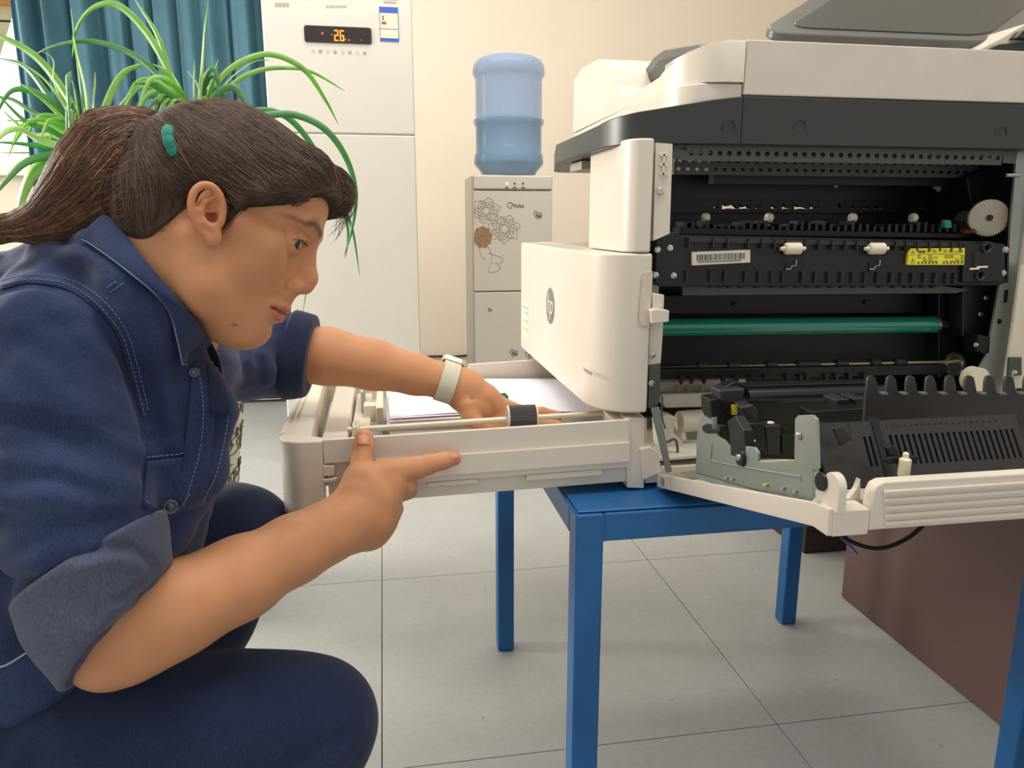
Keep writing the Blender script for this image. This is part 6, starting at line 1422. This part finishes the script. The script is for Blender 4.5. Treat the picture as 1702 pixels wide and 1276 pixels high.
CA, CB = onY(328, 200, 2.05), onY(140, 236, 2.15)
for C_, s0 in ((CA, 0.05), (CB, -0.06)):
    MB().tube(catmull([(PX_+s0, PY_, 0.6), (PX_+s0*1.6, PY_, 0.85), (C_.x*0.6+(PX_+s0*2)*0.4, (C_.y+PY_)/2, 1.08), (C_.x, C_.y, C_.z-0.02)], 5), 0.013, 10).build('cane', M_stem, pt, smooth=True)
def leaf(P, w, mi, drop=0.0):
    C_ = catmull(P, 7); n = len(C_); mb = MB()
    for i, p in enumerate(C_):
        t = i/(n-1); d = (C_[min(i+1, n-1)]-C_[max(i-1, 0)]).normalized(); s_ = d.cross(Vector(cF)); s_ = s_-d*s_.dot(d)
        if s_.length < 1e-3: s_ = Vector((1, 0, 0))
        s_.normalize(); nn = s_.cross(d).normalized(); s_ = (s_*math.cos(0.5+t)+nn*math.sin(0.5+t)) if mi % 2 else (s_*math.cos(0.3-0.4*t)+nn*math.sin(0.3-0.4*t))
        nn = s_.cross(d).normalized(); ww = 0.88*w*min(1.0, 0.55+1.6*t)*(1-t**2.2)**0.8+0.0003
        mb.v += [tuple(p-s_*ww+nn*ww*0.35), tuple(p), tuple(p+s_*ww+nn*ww*0.35)]
    for i in range(n-1):
        a = i*3; mb.f += [(a, a+1, a+4, a+3), (a+1, a+2, a+5, a+4)]
    o = mb.build('leaf', M_leafs[mi], pt, smooth=False, fix=False)
    for p_ in o.data.polygons: p_.use_smooth = True
    s2 = o.modifiers.new('t', 'SOLIDIFY'); s2.thickness = 0.0006; return o
def lp(pts, Y0, Y1, w, mi):
    n = len(pts); leaf([onY(a, b, Y0+(Y1-Y0)*i/(n-1)) for i, (a, b) in enumerate(pts)], w, mi)
TR = [([(327, 200), (334, 110), (339, 50), (346, 2)], 2.02, 1.98, 0.0125, 1), ([(322, 198), (321, 150), (323, 100)], 2.03, 2.0, 0.0115, 1), ([(333, 195), (350, 145), (363, 98)], 2.05, 2.05, 0.008, 0), ([(330, 200), (345, 150), (368, 122)], 2.05, 2.1, 0.008, 0),
      ([(335, 198), (365, 130), (410, 97), (455, 90), (505, 115), (540, 165), (562, 206)], 2.05, 2.3, 0.0115, 0), ([(337, 198), (385, 140), (430, 116), (480, 112), (520, 120), (573, 151)], 2.05, 2.35, 0.0095, 0), ([(335, 198), (372, 140), (420, 103), (448, 100)], 2.05, 2.15, 0.008, 1),
      ([(340, 200), (390, 192), (440, 190), (490, 190), (540, 214), (575, 262), (591, 320), (585, 380), (572, 425)], 2.05, 2.2, 0.0115, 2), ([(340, 202), (400, 186), (450, 183), (490, 205), (530, 260), (560, 320), (585, 380), (598, 458)], 2.1, 2.25, 0.010, 2),
      ([(345, 205), (440, 225), (500, 300), (525, 380), (516, 440), (503, 520)], 2.1, 2.2, 0.009, 0), ([(560, 320), (578, 380), (574, 430)], 2.2, 2.22, 0.005, 2), ([(343, 200), (355, 160), (385, 143), (405, 165), (418, 190)], 2.0, 1.95, 0.012, 2),
      ([(320, 200), (285, 130), (262, 60), (222, -5)], 2.05, 2.2, 0.009, 0), ([(315, 200), (300, 160), (275, 120), (253, 106)], 2.05, 2.0, 0.009, 0), ([(315, 200), (275, 110), (240, 50), (195, 8), (155, 12), (128, 45), (120, 95)], 2.05, 2.2, 0.0105, 0),
      ([(312, 202), (265, 130), (215, 88), (150, 68), (90, 76), (50, 95)], 2.05, 2.25, 0.0095, 2), ([(312, 205), (290, 170), (255, 140), (222, 138)], 2.0, 1.9, 0.013, 2), ([(310, 210), (285, 175), (262, 165), (240, 185)], 2.0, 1.9, 0.013, 2), ([(318, 205), (300, 150), (285, 120)], 2.05, 2.05, 0.010, 1), ([(325, 205), (330, 150), (312, 118)], 2.0, 1.98, 0.009, 3),
      ([(148, 235), (140, 150), (125, 80), (118, 15)], 2.12, 2.2, 0.0115, 1), ([(145, 235), (110, 160), (60, 95), (0, 60), (-30, 62)], 2.12, 2.25, 0.012, 0), ([(142, 238), (105, 175), (70, 130), (28, 100)], 2.12, 2.1, 0.012, 1), ([(140, 240), (95, 190), (55, 155), (30, 136)], 2.12, 2.0, 0.011, 1),
      ([(152, 232), (154, 170), (158, 120)], 2.1, 2.05, 0.0135, 3), ([(158, 230), (178, 165), (205, 120), (250, 103)], 2.1, 2.2, 0.014, 0), ([(160, 232), (190, 185), (220, 150), (232, 140)], 2.1, 2.0, 0.010, 3), ([(150, 235), (135, 160), (128, 110), (120, 60)], 2.12, 2.0, 0.010, 1), ([(135, 240), (80, 160), (40, 110), (-10, 95)], 2.14, 2.3, 0.010, 2),
      ([(130, 245), (80, 215), (40, 200), (-10, 150)], 2.12, 2.0, 0.008, 2), ([(128, 248), (70, 235), (20, 215), (-20, 250)], 2.1, 1.9, 0.012, 3), ([(128, 250), (80, 245), (30, 238), (-20, 236)], 2.12, 2.0, 0.007, 2), ([(128, 252), (90, 262), (55, 285), (35, 330), (28, 372)], 2.05, 1.95, 0.020, 0), ([(125, 252), (80, 258), (40, 270), (5, 305), (-10, 330)], 2.05, 1.9, 0.012, 2),
      ([(135, 250), (110, 270), (88, 300), (78, 345)], 2.0, 1.9, 0.012, 3), ([(130, 246), (90, 225), (50, 222), (0, 180)], 2.2, 2.3, 0.010, 0), ([(138, 240), (100, 200), (60, 190), (20, 165), (-20, 160)], 2.2, 2.3, 0.009, 2), ([(140, 240), (120, 200), (90, 140), (88, 100), (70, 85)], 2.15, 2.1, 0.008, 1)]
for a in TR: lp(*a)
rr = random.Random(12)
for C_, n_ in ((CA, 16), (CB, 22)):
    for k in range(n_):
        a = rr.uniform(0, 2*PI); L_ = rr.uniform(0.14, 0.30); up = rr.uniform(0.3, 1.1); dx, dy = math.cos(a)*0.8, math.sin(a)
        if C_ is CA and dx > 0.3: dx *= 0.35
        P = [C_+Vector((0, 0, -0.02*rr.random())), C_+Vector((dx*L_*0.3, dy*L_*0.3, L_*0.35*up)), C_+Vector((dx*L_*0.7, dy*L_*0.7, L_*0.45*up)), C_+Vector((dx*L_, dy*L_, L_*(0.3*up-0.25)))]
        leaf(P, rr.uniform(0.007, 0.012), rr.choice((0, 0, 1, 2)))
